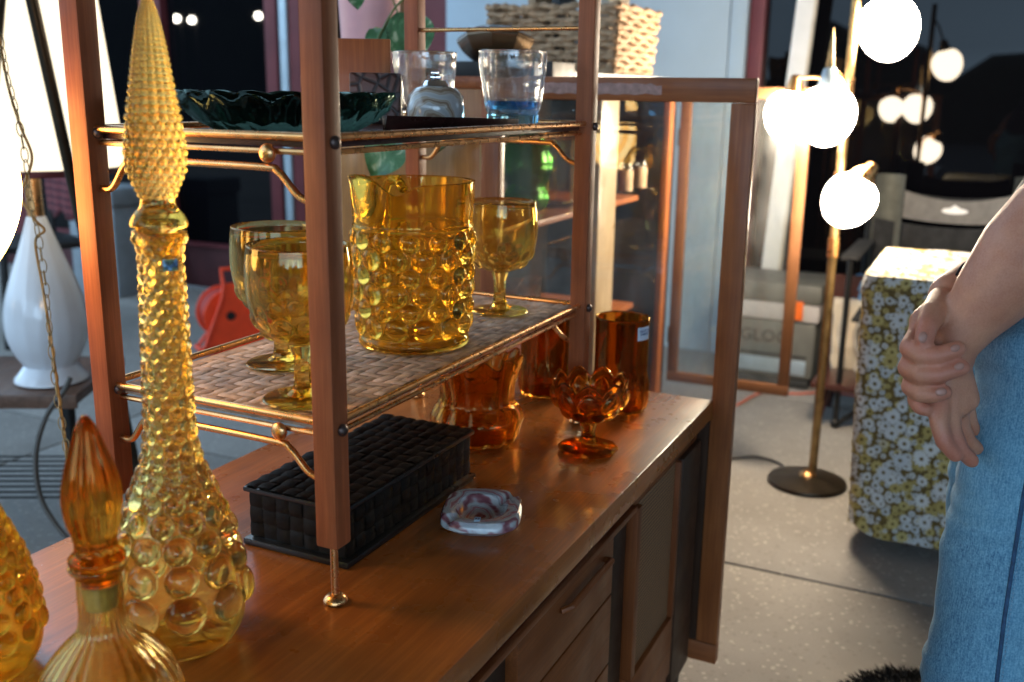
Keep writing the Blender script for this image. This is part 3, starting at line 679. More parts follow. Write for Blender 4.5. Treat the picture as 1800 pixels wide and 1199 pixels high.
# ------------------------------------------------------------------ dresser top things
bx = thing('woven_box', (0, 0, 0), 'black woven lidded box on a black plinth under the shelf', 'box')
x0, x1, y0, y1 = .852, 1.150, .606, .742
box('plinth', (x0-.006, y0-.006, T+.0005), (x1+.006, y1+.006, T+.009), 'black_base', bx, .003)
body = box('box_body', (x0+.002, y0+.002, T+.0092), (x1-.002, y1-.002, T+.066), 'black_base', bx, .001)
lid = box('lid', (x0-.004, y0-.004, T+.0665), (x1+.004, y1+.004, T+.0725), 'black_base', bx, .002)
def weave(parent, o, ux, uy, un, nu, nv, w, h, mat, thick=.0032):
    o, ux, uy, un = map(lambda q: np.array(q, float), (o, ux, uy, un))
    for along, cnt, oth in ((True, nv, nu), (False, nu, nv)):
        wl_, ww = (w, h) if along else (h, w)
        for i in range(cnt):
            V = []; F = []
            wob_ = random.uniform(-.05, .05)
            for j in range(oth):
                over = ((i+j) % 2 == 0) == along; jit = random.uniform(.65, 1.25)
                for u in (.08, .5, .92):
                    hh_ = (thick*jit if over else .0004)*(1. if u == .5 else .55)
                    for sd, dh in ((.04, -.4), (.3, 0), (.7, 0), (.96, -.4)):
                        a = (j+u)*wl_; b = (i+sd+wob_*math.sin(j*.9+i))*ww
                        V.append(o+(ux*a+uy*b if along else ux*b+uy*a)+un*(hh_+dh*.0018))
            nr = oth*3
            for r_ in range(nr-1):
                for q_ in range(3):
                    a = r_*4+q_; f = (a, a+4, a+5, a+1); F.append(f if along else f[::-1])
            mesh_obj('woven_strip', V, F, mat, parent, True, 0)
LX, LY = x1-x0+.006, y1-y0+.006
weave(lid, (x0-.003, y0-.003, T+.0728), (1, 0, 0), (0, 1, 0), (0, 0, 1), 14, 8, LX/14, LY/8, 'black_weave')
weave(body, (x0, y0+.0018, T+.010), (1, 0, 0), (0, 0, 1), (0, -1, 0), 15, 3, (x1-x0)/15, .0185, 'black_weave', .0026)
weave(body, (x0+.0018, y1, T+.010), (0, -1, 0), (0, 0, 1), (-1, 0, 0), 7, 3, (y1-y0)/7, .0185, 'black_weave', .0026)
# slag glass ashtray: rounded block with chamfers, a round well and rests
p = on_z(847, 915, T); at_ = thing('ashtray', (p[0], p[1], T+.0005), 'grey and plum marbled slag glass ashtray on the dresser front', 'ashtray', .35); at_.scale = (1.22, 1.22, .85)
V = []; F = []; n_ = 72; rings = [(.80, 0, 1), (1.0, .010, 1), (.985, .019, 1), (.93, .0235, 1), (.80, .0245, 1), (.64, .0215, .6), (.56, .013, .2), (.40, .008, 0), (.2, .0065, 0)]
for (f_, z, sq) in rings:
    for k in range(n_):
        a = 2*math.pi*k/n_; pw = 3.2*sq+2*(1-sq); rr = 1/((abs(math.cos(a))**pw+abs(math.sin(a))**pw)**(1/pw)); rr *= .043*f_
        rest = .010*max(0, 1-abs(((a-.8) % (math.pi/1)-math.pi/2)/.17))**.7 if z > .018 else 0
        V.append((rr*1.12*math.cos(a), rr*.95*math.sin(a), max(z-rest*(1 if f_ > .6 else 0), .005 if z > 0 else 0)))
for i in range(len(rings)-1):
    for k in range(n_): F.append((i*n_+k, i*n_+(k+1) % n_, (i+1)*n_+(k+1) % n_, (i+1)*n_+k))
F.append(tuple(range(n_-1, -1, -1))); F.append(tuple((len(rings)-1)*n_+k for k in range(n_)))
mesh_obj('ashtray_body', V, F, 'slag', at_, True, 35)
tgo = box('price_tag', (-.041, -.003, .0236), (-.032, .003, .0252), 'tag_blue', at_, 0)
text('price_writing', '95', .005, 'ink', tgo, frame4(Vector((-.0365, 0, .0253)), (0, -1, 0), (1, 0, 0)))
# amber vase, tumblers, compote
p = on_z(838, 770, T); va = thing('glass_vase', (p[0], p[1], T+.0005), 'short wide amber vase with scalloped petals behind the woven box', 'vase')
def petal(a, t): return 1+.13*(abs(math.cos(6*a+(.78 if t > .45 else 0)))-.6)*(.55+.45*abs(math.cos(math.pi*(t/.45 if t < .45 else (t-.45)/.55))))
prof = [(.050, 0), (.060, .003), (.066, .02), (.070, .035), (.064, .050), (.056, .064), (.056, .085), (.061, .105), (.066, .122), (.068, .130)]
V, F = vessel(prof, .0045, 160, petal, 80); V = [(x, y, z+(.006*math.cos(10*math.atan2(y, x)) if z > .115 else 0)) for x, y, z in V]; mesh_obj('vase_body', V, F, 'amber_vase', va, True, 0)
def tumbler(px, py, label, sc=1.):
    p = on_z(px, py, T); t = thing('tumbler', (p[0], p[1], T+.0005), label, 'tumbler', group='dark amber tumblers')
    prof = [(.036, 0), (.043, .002), (.047, .018), (.0475, .040), (.0462, .058), (.0450, .068), (.0448, .10), (.0450, .135), (.0455, .160)]
    V, F = vessel([(r*sc, z*sc) for r, z in prof], .004, 120, lambda a, t_: 1+(.11*(abs(math.cos(5*a))-.62)*min(1, (.42-t_)*9) if t_ < .42 else 0), 80); b = mesh_obj('tumbler_body', V, F, 'amber_dk', t, True, 0); return t
ta = tumbler(1088, 718, 'dark amber tumbler with white handwritten sticker behind the compote')
a0 = math.atan2(-.527, -1.534)+.95
lb = curved_label('sticker', .0458, .139, .022, a0-.36, a0+.30, 'tag_white', ta)
cx = Vector((math.cos(a0-.03), math.sin(a0-.03), 0)); tx = Vector((-math.sin(a0), math.cos(a0), 0))
text('sticker_writing', 'PEELOF TO\nTWIBERRY', .0056, 'ink', lb, frame4(cx*.0463+Vector((0, 0, .141)), tx, (0, 0, 1)), .1, .0001)
tumbler(958, 690, 'dark amber tumbler half hidden under the shelf end, behind the right post', 1.0)
p = on_z(1033, 792, T); cp = thing('compote', (p[0], p[1], T+.0005), 'footed amber compote with scalloped bubble bowl on the dresser', 'compote')
prof = [(.010, .046), (.020, .048), (.034, .056), (.046, .070), (.053, .086), (.056, .102), (.057, .112)]
P_, s_ = curve_prof(prof, 90)
V, F = knobbed(prof, 90, 144, [(.060, 9, 0, .0165, .006), (.034, 9, .35, .0105, .004)], inner=.0035)
V = [(x, y, z+(.016*(abs(math.cos(4.5*math.atan2(y, x)))-.7)*min(1, max(0, (z-.080)/.03)))) for x, y, z in V]; mesh_obj('bowl', V, F, 'amber_vase', cp, True, 0)
lathe('stem', [(0, .0145), (.015, .0150), (.0115, .020), (.0095, .030), (.0115, .038), (.0145, .0455), (0, .0457)], 'amber_vase', cp, 9, sharp=20)
lathe('foot', [(0, 0), (.040, 0), (.0455, .003), (.0455, .007), (.030, .012), (.016, .0144), (0, .0144)], 'amber_vase', cp, 10, sharp=20)

# ------------------------------------------------------------------ upper shelf things
p = on_y(505, 212, .722); gd = thing('glass_dish', (p[0], .722, SH2+.0004), 'wide dark green glass dish with twisted flutes on the upper shelf', 'dish')
V = []; F = []; n_ = 252; prof = [(.062, 0), (.078, .002), (.098, .014), (.112, .028), (.118, .040), (.1165, .047), (.110, .047), (.102, .040), (.088, .024), (.070, .011), (.03, .009), (.002, .009)]
for (r, z) in prof:
    for k in range(n_):
        a = 2*math.pi*k/n_; tw = a+z*11; q = r*(1+(.085 if r > .065 else 0)*(abs(math.sin(9*tw))-.6)*(1 if z > .001 else 0)); V.append((q*math.cos(a), q*math.sin(a), z+(.004*abs(math.sin(9*tw)) if z > .03 else 0)))
for i in range(len(prof)-1):
    for k in range(n_): F.append((i*n_+k, i*n_+(k+1) % n_, (i+1)*n_+(k+1) % n_, (i+1)*n_+k))
F.append(tuple(range(n_-1, -1, -1))); F.append(tuple((len(prof)-1)*n_+k for k in range(n_)))
V = [(x, y, z*.86) for x, y, z in V]; mesh_obj('dish_body', V, F, 'green_glass', gd, True, 0)
def lowball(px, Y, label, colored):
    p = on_y(px, 205, Y); g = thing('drinking_glass', (p[0], p[1], SH2+.0004), label, 'glass', group='rocks glasses')
    def rf(a, t): return 1-.045*abs(math.sin(2.5*a))*(1 if t < .5 else max(0, 1-(t-.5)*4))
    prof = [(.036, .016), (.0405, .024), (.0440, .045), (.0470, .070), (.0485, .090), (.0485, .103)]
    V, F = vessel(prof, .0035, 120, rf, 60); mesh_obj('glass_body', V, F, 'clear_glass', g, True, 0)
    lathe('glass_base', [(0, 0), (.033, 0), (.0375, .003), (.0385, .0155), (.0355, .0158), (0, .0158)], 'blue_glass' if colored else 'clear_glass', g, 60, rf=lambda a, z: 1-.045*abs(math.sin(2.5*a)))
    if colored: lathe('blue_swirl', [(0, .0225), (.034, .0225), (.0372, .0275), (.0392, .034), (.0376, .0345), (.034, .029), (0, .027)], 'blue_glass', g, 60, rf=lambda a, z: .96-.045*abs(math.sin(2.5*a)))
    return g
lowball(900, .637, 'rocks glass with blue base at the right end of the upper shelf', True)
lowball(747, .800, 'clear rocks glass behind the agate lighter on the upper shelf', False)
p = on_y(766, 175, .690); lg = thing('table_lighter', (p[0], p[1], SH2+.0004), 'banded agate table lighter with metal top on the upper shelf', 'lighter', .4)
lathe('stone_body', [(0, 0), (.030, 0), (.0375, .006), (.0395, .022), (.037, .040), (.028, .050), (.018, .053), (0, .053)], 'agate', lg, 48)
lathe('lighter_collar', [(0, .0532), (.019, .0532), (.017, .057), (.0145, .060), (0, .060)], 'chrome', lg, 32)
box('lighter_mechanism', (-.004, -.007, .0602), (.011, .007, .067), 'chrome', lg, .002); box('lighter_thumb', (-.011, -.005, .0672), (.010, .005, .0715), 'chrome', lg, .001)
# dark wood tray, leather case and wood board
p0 = on_y(690, 200, .640); p1 = on_y(905, 212, .598)
tr = thing('wooden_tray', ((p0[0]+p1[0])/2, .622, SH2+.0004), 'long dark rosewood tray on the upper shelf beside the rocks glasses', 'tray', math.atan2(-.03, p1[0]-p0[0]))
L_ = (p1[0]-p0[0])/2+.02; V = []; F = []; ns, nc = 26, 10
for i in range(ns+1):
    t = -1+2*i/ns; w_ = .026*(1-abs(t)**3.5)+.004; hb = .004+.013*(1-.55*(t+1)/2)
    for k in range(nc+1):
        a = -1+2*k/nc; V.append((t*L_, a*w_, hb*(.15+.85*a*a)+.001))
    for k in range(nc, -1, -1):
        a = -1+2*k/nc; V.append((t*L_, a*w_*.9, max(0, hb*(.15+.85*a*a)-.0045)))
m_ = 2*(nc+1)
for i in range(ns):
    for k in range(m_): F.append((i*m_+k, (i+1)*m_+k, (i+1)*m_+(k+1) % m_, i*m_+(k+1) % m_))
F.append(tuple(range(m_))); F.append(tuple(ns*m_+k for k in range(m_-1, -1, -1)))
mesh_obj('tray_body', V, F, 'dark_wood', tr, True, 50)
p = on_y(655, 170, .800)
lc = box('leather_case', (-.036, -.006, 0), (.036, .006, .070), 'tooled', None, .003); tag(lc, 'brown tooled leather case standing on the upper shelf', 'case'); lc.location = (p[0], .795, SH2+.0004); lc.rotation_euler = (R(-6), 0, R(-60))
bd = box('wooden_board', (-.038, -.005, 0), (.045, .005, .118), 'cab_wood', None, .002); tag(bd, 'plain brown wooden board leaning behind the leather case', 'board'); p = on_y(632, 160, .842); bd.location = (p[0], .842, SH2+.0004); bd.rotation_euler = (R(-5), 0, R(-60))
# ------------------------------------------------------------------ china cabinet with its two glass doors swung open
M['pale_wood'] = wood('pale_wood', (.48, .32, .17), (.66, .50, .32), 2, .3, .2)
M['door_brown'] = wood('door_brown', (.15, .060, .024), (.25, .11, .048), 2, .45); M['door_brown_y'] = wood('door_brown_y', (.15, .060, .024), (.25, .11, .048), 1, .45)
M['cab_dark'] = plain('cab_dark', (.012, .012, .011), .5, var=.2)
cb = thing('display_cabinet', (0, 0, 0), 'wide wooden display cabinet with two framed glass doors swung open', 'cabinet')
CX0, CX1, CY0, CY1, CZ0, CZ1 = 1.722, 2.99, .885, 1.30, .09, 1.16
box('cabinet_top', (CX0-.004, CY0-.006, CZ1-.022), (CX1+.004, CY1+.003, CZ1), 'cab_wood_x', cb, .003)
box('cabinet_floor', (CX0, CY0, CZ0), (CX1, CY1, CZ0+.03), 'cab_wood_x', cb, .002)
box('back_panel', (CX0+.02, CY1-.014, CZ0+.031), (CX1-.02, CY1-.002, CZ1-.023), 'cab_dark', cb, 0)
box('side_panel', (CX0, CY0, CZ0+.031), (CX0+.018, CY1, CZ1-.023), 'panel_wood', cb, .002)
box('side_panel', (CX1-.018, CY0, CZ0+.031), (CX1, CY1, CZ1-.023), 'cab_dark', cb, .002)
box('centre_stile', (2.36, CY0+.001, CZ0+.031), (2.485, CY0+.021, CZ1-.023), 'pale_wood', cb, .003)  # lighter wood puts the lamp light on this stile into its colour
box('front_stile', (CX1-.06, CY0+.001, CZ0+.031), (CX1-.0185, CY0+.021, CZ1-.023), 'cab_wood', cb, .003)
for z in (.545, .855): box('shelf', (CX0+.0185, CY0+.022, z-.014), (2.73, CY1-.015, z), 'cab_wood_x', cb, .002)
for x in (CX0+.04, CX1-.04):
    for y in (CY0+.03, CY1-.03): lathe('leg', [(0, 0), (.011, 0), (.018, CZ0-.001), (0, CZ0-.001)], 'dark_wood', cb, 14, (x, y, 0))
def glass_door(x0, ya, yb, z0, z1, w, label, solid=None, my='cab_wood_y', mz='cab_wood'):
    d = box('door', (x0, ya, z0), (x0+.022, yb, z0+w), my, cb, .003); d['label'] = label
    box('door_rail', (x0+.0002, ya+.0003, z1-w), (x0+.0218, yb, z1), my, d, .003)
    box('door_stile', (x0+.0004, ya, z0+w+.0006), (x0+.0216, ya+w, z1-w-.0006), mz, d, .003)
    box('door_stile', (x0+.0004, yb-w, z0+w+.0006), (x0+.0216, yb, z1-w-.0006), mz, d, .003)
    box('glass_pane', (x0+.009, ya+w-.004, z0+w-.004), (x0+.013, yb-w+.004, z1-w+.004), 'pane', d, 0)
    if solid: box('door_panel', (x0+.0035, ya+w+.0005, z0+w+.0005), (x0+.0185, yb-w-.0005, solid), 'teak_dark', d, 0)  # dark teak puts the shade on the lower door into its colour
    for z in (z0+.15, z1-.15): tube('hinge', [(x0+.011, yb+.003, z-.025), (x0+.011, yb+.003, z+.025)], .004, 'old_brass', d, 8)
glass_door(1.695, .370, .876, .088, 1.160, .040, 'glass door with scuffed top rail swung open at the dresser end', .595)
glass_door(2.998, .494, .876, .245, 1.158, .032, 'glass door swung open in front of the cooler', None, 'door_brown_y', 'door_brown')
M['scuff'] = plain('scuff', (.40, .24, .20), .7, var=.3, vs=90)
sc_ = MB(); V = []; k_ = 26
for i in range(k_+1):
    t = i/k_; y = .80-.25*t; V += [(0, y, 1.131+.0012*math.sin(i*1.7)+.006*max(0, t-.8)*3*abs(math.sin(i*2.9))), (0, y, 1.1495-.0008*math.sin(i*2.3)-.008*max(0, t-.85)*4*abs(math.cos(i*1.9)))]
sc_.add(V, [(2*i, 2*i+1, 2*i+3, 2*i+2) for i in range(k_)])
cbd = [o for o in cb.children if o.name.startswith('door')][0]
so_ = sc_.build('scuff_mark', 'scuff', cbd, False); so_.location = (1.6945, -.02, 0)
# things kept in the cabinet
def vase_in(loc, prof, mat, label, nm='glass_vase', rf=None, cat='vase'):
    t = thing(nm, loc, label, cat); V, F = vessel(prof, .003, 64, rf, 40); mesh_obj('vase_body', V, F, mat, t, True, 0); return t
p = on_y(925, 362, 1.02); gv = vase_in((p[0], 1.02, .8556), [(.03, 0), (.045, .004), (.055, .03), (.045, .055), (.05, .07), (.062, .10), (.058, .135), (.045, .165), (.05, .19)], 'green_vase', 'green glass vase on the upper shelf inside the display cabinet', rf=lambda a, t: 1+.04*math.cos(12*a))
p = on_y(982, 360, 1.01); vase_in((p[0], 1.01, .8556), [(.03, 0), (.037, .003), (.038, .03), (.036, .08), (.037, .13), (.040, .165)], 'amber_lt', 'pale amber ribbed glass inside the display cabinet beside the green vase', 'ribbed_glass', lambda a, t: 1+.04*math.cos(10*a), 'glass')
for i, (px, lb_) in enumerate(((1099, 'small gold patterned glass nearer the cabinet centre stile'), (1124, 'small gold patterned glass at the far end of the cabinet shelf'))):
    p = on_y(px, 345, .96); t = thing('small_glass', (p[0], .96, .8556), lb_, 'glass', group='gold patterned glasses')
    V, F = vessel([(.017, 0), (.019, .003), (.019, .03), (.0195, .085)], .002, 32); mesh_obj('glass_body', V, F, 'clear_glass', t, True, 0)
    V, F = latheg([(.0198, .006), (.0200, .010), (.0200, .062), (.0198, .066)], 32); mesh_obj('gold_band', V, F, 'wicker', t)
for i in range(7):
    p = (2.05+.05*i*1.3, 1.05+.05*((i*3) % 4)/2, .5456); t = thing('cut_glass', p, ['crystal glass %s on the lower shelf inside the cabinet' % w_ for w_ in ('at the near end', 'second from the near end', 'third from the near end', 'in the middle of the row', 'just past the middle', 'second from the far end', 'at the far end')][i], 'glass', group='cut crystal glasses')
    V, F = vessel([(.02, 0), (.024, .003), (.025, .03), (.028, .10)], .003, 14); mesh_obj('glass_body', V, F, 'clear_glass', t, True, 12)
# tray, basket, dish and planter on the cabinet
wt = box('white_board', (1.85, CY0-.004, CZ1+.0005), (2.80, CY1, CZ1+.020), 'white_paint', None, .003); tag(wt, 'white board lying on the cabinet under the wicker basket', 'board')
zb = CZ1+.0206
bk = thing('wicker_basket', (2.50, .915, zb), 'large square wicker basket on the display cabinet', 'basket')
bw, bl, bh, nr_ = .335, .30, .175, 11
for i in range(nr_):
    z = (i+.5)*bh/nr_; e_ = .016*(z/bh); c_ = [(-e_, -e_), (-e_, bw+e_), (bl+e_, bw+e_), (bl+e_, -e_)]; pts = []; rs = []
    for q in range(4):
        a, b = np.array(c_[q]), np.array(c_[(q+1) % 4]); m_ = int(np.linalg.norm(b-a)/.0055)
        for k in range(m_):
            g_ = a+(b-a)*k/m_; ph = k*.62+i*math.pi; nrm = np.array([(b-a)[1], -(b-a)[0]]); nrm = nrm/np.linalg.norm(nrm)
            pts.append((g_[0]-nrm[0]*.004*math.sin(ph), g_[1]-nrm[1]*.004*math.sin(ph), z+.0035*math.cos(ph*.5+i))); rs.append(.0082*(1+.22*math.sin(ph*2)))
    pts.append(pts[0]); rs.append(rs[0])
    V, F = tubeg(pts, rs, 7, False); mesh_obj('wicker_row' if i < nr_-1 else 'rim', V, F, 'wicker', bk, True, 0)
for q, (x_, y_) in enumerate([(0, y) for y in np.linspace(.0, bw, 9)]+[(x, 0) for x in np.linspace(.03, bl, 7)]):
    tube('wicker_stake', [(x_+.004, y_+.004, .002), (x_-.008*(x_ == 0), y_-.008*(y_ == 0), bh)], .0045, 'wicker', bk, 6)
box('basket_floor', (.004, .004, .001), (bl-.004, bw-.004, .008), 'wicker', bk, 0)
for i, (y_, c_, h_, l_) in enumerate(((.03, 'cream_cloth', .205, 'cream paper packet nearest the lamp side in the basket'), (.10, 'white_paint', .215, 'white card standing in the basket'), (.17, 'black_book', .21, 'black book standing in the middle of the basket'), (.24, 'wicker', .2, 'tan book standing in the basket beside the black book'))):
    b_ = box(['packet', 'card', 'book', 'book'][i], (0, 0, 0), (.16, .024, h_), c_, None, .002); tag(b_, l_, ['packet', 'card', 'book', 'book'][i]); b_.location = (2.58, .93+y_, zb+.009)
p = on_d(872, 52, 2.16)
bo = thing('brown_bowl', (p[0], p[1], CZ1+.024), 'glossy brown shallow bowl leaning on the basket', 'bowl')
V, F = vessel([(.03, 0), (.062, .010), (.080, .030), (.084, .046), (.060, .062)], .004, 9, None, 30); m4 = Matrix.Rotation(R(-14), 4, Vector((HR[0], HR[1], 0)))
V, F = xf((V, F), Matrix.Translation((0, 0, .012)) @ m4); mesh_obj('bowl_body', V, F, 'bowl_brown', bo, True, 25)
bb = box('black_case', (-.06, -.16, 0), (.06, .15, .034), 'black_book', None, .003); tag(bb, 'flat black case lying under the brown bowl', 'case'); bb.location = (p[0]-.02, p[1]-.01, CZ1+.0005)
wt.location = (.17, 0, 0)
dw = thing('driftwood', (1.93, 1.165, CZ1+.0005), 'tan carved driftwood piece leaning beside the brown bowl', 'driftwood')
pts = smooth_path([(0, 0, 0), (.01, .01, .08), (-.01, .03, .16), (.02, .05, .26)], 6); V, F = tubeg(pts, [.035-.012*i/len(pts)+.004*math.sin(i*1.3) for i in range(len(pts))], 9); mesh_obj('driftwood_body', V, F, 'drift', dw, True, 30)
p = on_d(672, 40, 2.1); pl = thing('potted_plant', (1.90, 1.245, CZ1+.0005), 'trailing green pothos in a pink planter on the cabinet', 'plant')
lathe('planter', [(0, 0), (.055, 0), (.06, .01), (.068, .08), (.075, .20), (.078, .21), (.070, .21), (.066, .19), (0, .18)], 'pink_ceramic', pl, 40)
def leaf(name, tip_dir, normal, base, L, Wd, parent):
    d = Vector(tip_dir).normalized(); nn = Vector(normal); nn = (nn-d*nn.dot(d)).normalized(); s = d.cross(nn); V = []; F = []; m_ = 9
    for i in range(m_+1):
        t = i/m_; w_ = Wd*math.sin(math.pi*min(1, t*.94+.05))**.75*(1.18-.55*t); 
        for k in (-1, -.5, 0, .5, 1): V.append(Vector(base)+d*(L*t)+s*(w_*k)+nn*(.12*L*abs(k)*(.6)-.10*L*t*t+.012*L*math.sin(5*t+k*3)))
    for i in range(m_):
        for k in range(4): a = i*5+k; F.append((a, a+5, a+6, a+1))
    return mesh_obj(name, V, F, 'pothos', parent, True, 0)
tocam = -FW
def loc_(px, py, D): q = on_d(px, py, D); return Vector(q)-Vector(pl.location)
st_ = [Vector((-.03, -.03, .20)), loc_(735, -30, 1.86), loc_(690, 20, 1.84), loc_(645, 120, 1.80), loc_(640, 200, 1.79), loc_(672, 245, 1.78), loc_(660, 262, 1.78)]
tube('stem', [tuple(v) for v in st_], .0022, 'stem_green', pl, 8, 8)
tube('stem', [(.0, -.03, .2), tuple(loc_(770, 190, 1.86)), tuple(loc_(800, 235, 1.86)), tuple(loc_(760, 275, 1.85))], .0022, 'stem_green', pl, 8, 8)
Rv = Vector(_r); Uv = Vector(_u)
leaf('leaf', -Rv*.1-Uv*.9+Rv*.25, Vector(tocam)+Uv*.2, loc_(712, 22, 1.84), .098, .052, pl)
leaf('leaf', -Uv-Rv*.55, Vector(tocam)+Uv*.4, loc_(694, 240, 1.78), .084, .044, pl)
leaf('leaf', Rv*.2-Uv, Vector(tocam)+Rv*.5, loc_(622, -18, 1.80), .036, .018, pl)
leaf('leaf', -Rv*.8-Uv*.6, Vector(tocam)+Uv*.9, loc_(806, 232, 1.86), .055, .017, pl)
leaf('leaf', Rv*.3-Uv*.8, Vector(tocam), loc_(655, 50, 1.83), .045, .022, pl)

# ------------------------------------------------------------------ globe floor lamp
b0 = on_z(1418, 850, 0.0); fl = thing('floor_lamp', (b0[0], b0[1], 0), 'brass pole floor lamp with lit white glass globes', 'floor lamp')
lathe('base', [(0, .001), (.112, .001), (.116, .006), (.114, .013), (.09, .019), (.03, .026), (.018, .031), (0, .031)], 'bronze', fl, 56)
lathe('base_collar', [(.026, .0262), (.024, .034), (.013, .040), (.0115, .044), (0, .044)], 'brass', fl, 24)
def L_(px, py, D): return tuple(on_d(px, py, D)-np.array([b0[0], b0[1], 0]))
pole0 = np.array((.012, -.012, .04)); pole1 = np.array((.012, -.012, 1.62)); 
tube('pole', [tuple(pole0), tuple(pole1)], .0125, 'old_brass', fl, 16)
for z in (.69, .875, 1.13): tube('pole_collar', [(.012, -.012, z), (.012, -.012, z+.055)], .0155, 'brass', fl, 16)
def globe(px, py, D, r, up, attach_z, squash=1., spike=False):
    c = np.array(L_(px, py, D)); u = np.array(up, float); u /= np.linalg.norm(u); m4 = Vector((0, 0, 1)).rotation_difference(Vector(u)).to_matrix().to_4x4(); m4.translation = Vector(c)
    prof = [(0, -1.06), (.22, -1.03), (.5, -.9), (.78, -.62), (.95, -.25), (1, .1), (.93, .45), (.75, .73), (.5, .9), (.3, .96), (0, .97)]
    P, _ = curve_prof(prof, 28); P[0, 0] = 0; P[-1, 0] = 0; V, F = latheg([(a*r, b*r*squash) for a, b in P], 36); V, F = xf((V, F), m4); g = mesh_obj('globe', V, F, 'globe', fl)
    V, F = xf(latheg([(r*.42, r*squash*.93), (r*.34, r*squash*1.1), (r*.22, r*squash*1.55), (r*.12, r*squash*1.62), (0, r*squash*1.62)], 24), m4); h_ = mesh_obj('lamp_holder', V, F, 'brass' if not spike else 'alu', fl)
    tip = c+u*r*squash*1.62; a_ = np.array([.012, -.012, attach_z])
    tube('arm', [tuple(c+u*r*squash*1.5), tuple((tip+a_)/2+np.array([0, 0, .012])), tuple(a_)], .005, 'brass', fl, 8, 5)
    if spike: V, F = xf(latheg([(0, r*1.6), (.012, r*1.6), (.004, r*2.6), (.001, r*2.9), (0, r*2.9)], 12), m4); mesh_obj('spike', V, F, 'old_brass', fl)
globe(1562, 50, 2.66, .078, (.10, .25, 1), 1.55, 1.04)
globe(1452, 203, 2.70, .078, (0, 0, 1), 1.15, 1.0, True)
globe(1388, 203, 2.86, .070, (0, -.1, 1), 1.15, 1.0)
globe(1492, 352, 2.74, .072, (.1, -.55, 1), .90, 1.0)
pc = [on_z(1395, 838, .006), on_z(1370, 815, .006), on_z(1330, 803, .006), on_z(1290, 806, .006), on_z(1230, 810, .006)]
lcord = tube('lamp_cord', [tuple(q-np.array([b0[0], b0[1], 0])) for q in pc], .004, 'cord_grey', fl, 8, 8)
# ------------------------------------------------------------------ table under the flowered cloth
tb = thing('side_table', (2.765, -.05, 0), 'small table standing under the flowered cloth', 'table')
tx0, tx1, ty0, ty1, tz = -.255, .255, -.30, .29, .716
box('table_top', (tx0, ty0, tz-.02), (tx1, ty1, tz), 'bench_wood', tb, .004)
for x in (tx0+.12, tx1-.06):
    for y in (ty0+.06, ty1-.14): tube('leg', [(x, y, .001), (x, y, tz-.0205)], [.012, .017], 'dark_wood', tb, 10)
# cloth: a fitted cover with soft corners, sewn along the top edge, its hem lifted at the corners
hx, hy, rc_ = (tx1-tx0)/2+.012, (ty1-ty0)/2+.012, .035; per = []
def rrect(k_in=0.0):
    out = []; seg = []
    for (sx, sy, a0) in ((1, 1, 0), (-1, 1, 90), (-1, -1, 180), (1, -1, 270)):
        for q in range(9): t = R(a0+90*q/8); out.append((sx*(hx-rc_)+rc_*math.cos(t), sy*(hy-rc_)+rc_*math.sin(t)))
        nx_, ny_ = {0: (-1, 1), 90: (-1, -1), 180: (1, -1), 270: (1, 1)}[a0]
        e0 = out[-1]; t = R(a0+90); e1 = (nx_*(hx-rc_)+rc_*math.cos(t), ny_*(hy-rc_)+rc_*math.sin(t))
        for q in range(1, 30): out.append((e0[0]+(e1[0]-e0[0])*q/30, e0[1]+(e1[1]-e0[1])*q/30))
    return out
per = rrect(); NP = len(per); V = []; F = []; uvs = []
sl_ = [0.0]
for q in range(NP): sl_.append(sl_[-1]+math.dist(per[q], per[(q+1) % NP]))
for k in range(13):                           # top: rings from the middle out
    f_ = max(.01, k/12)
    for (x, y) in per: V.append((x*f_, y*f_, tz+.004+.0015*math.sin(40*x*f_)*math.sin(33*y*f_))); uvs.append((x*f_, y*f_))
nt_ = len(V)
for k in range(34):
    for q in range(NP+1):
        x, y = per[q % NP]; d_ = math.hypot(x, y); cn = min(hx-abs(x), hy-abs(y)); far = max(0, 1-max(hx-abs(x), hy-abs(y))/.10)
        zb_ = .045+.045*far**2; t = k/33; z = tz+.004+(zb_-tz)*t; puff = .010*(1-abs(1-2*min(1, t*9)))*(t < .111)+.006*min(1, t*6)
        wv_ = .0045*t*math.sin(14*sl_[q]+1.3)+.0025*t*math.sin(37*sl_[q]+4*t)+.0015*math.sin(90*t+8*sl_[q]); f_ = 1+(puff+wv_-.028*t)/max(d_, .1)
        V.append((x*f_, y*f_, z)); uvs.append((sl_[q], z*1.0+5))
for k in range(12):
    for q in range(NP): F.append((k*NP+q, (k+1)*NP+q, (k+1)*NP+(q+1) % NP, k*NP+(q+1) % NP))
for k in range(33):
    for q in range(NP): a_ = nt_+k*(NP+1)+q; F.append((a_, a_+NP+1, a_+NP+2, a_+1))
me = bpy.data.meshes.new('tablecloth'); me.from_pydata(V, [], F); ul = me.uv_layers.new(name='UVMap')
for lp in me.loops: ul.data[lp.index].uv = uvs[lp.vertex_index]
tc_ = fin('tablecloth', me, 'flower_cloth', None, True, 0); tc_.location = tb.location; tag(tc_, 'yellow and white daisy print cloth fitted over the small table', 'tablecloth')
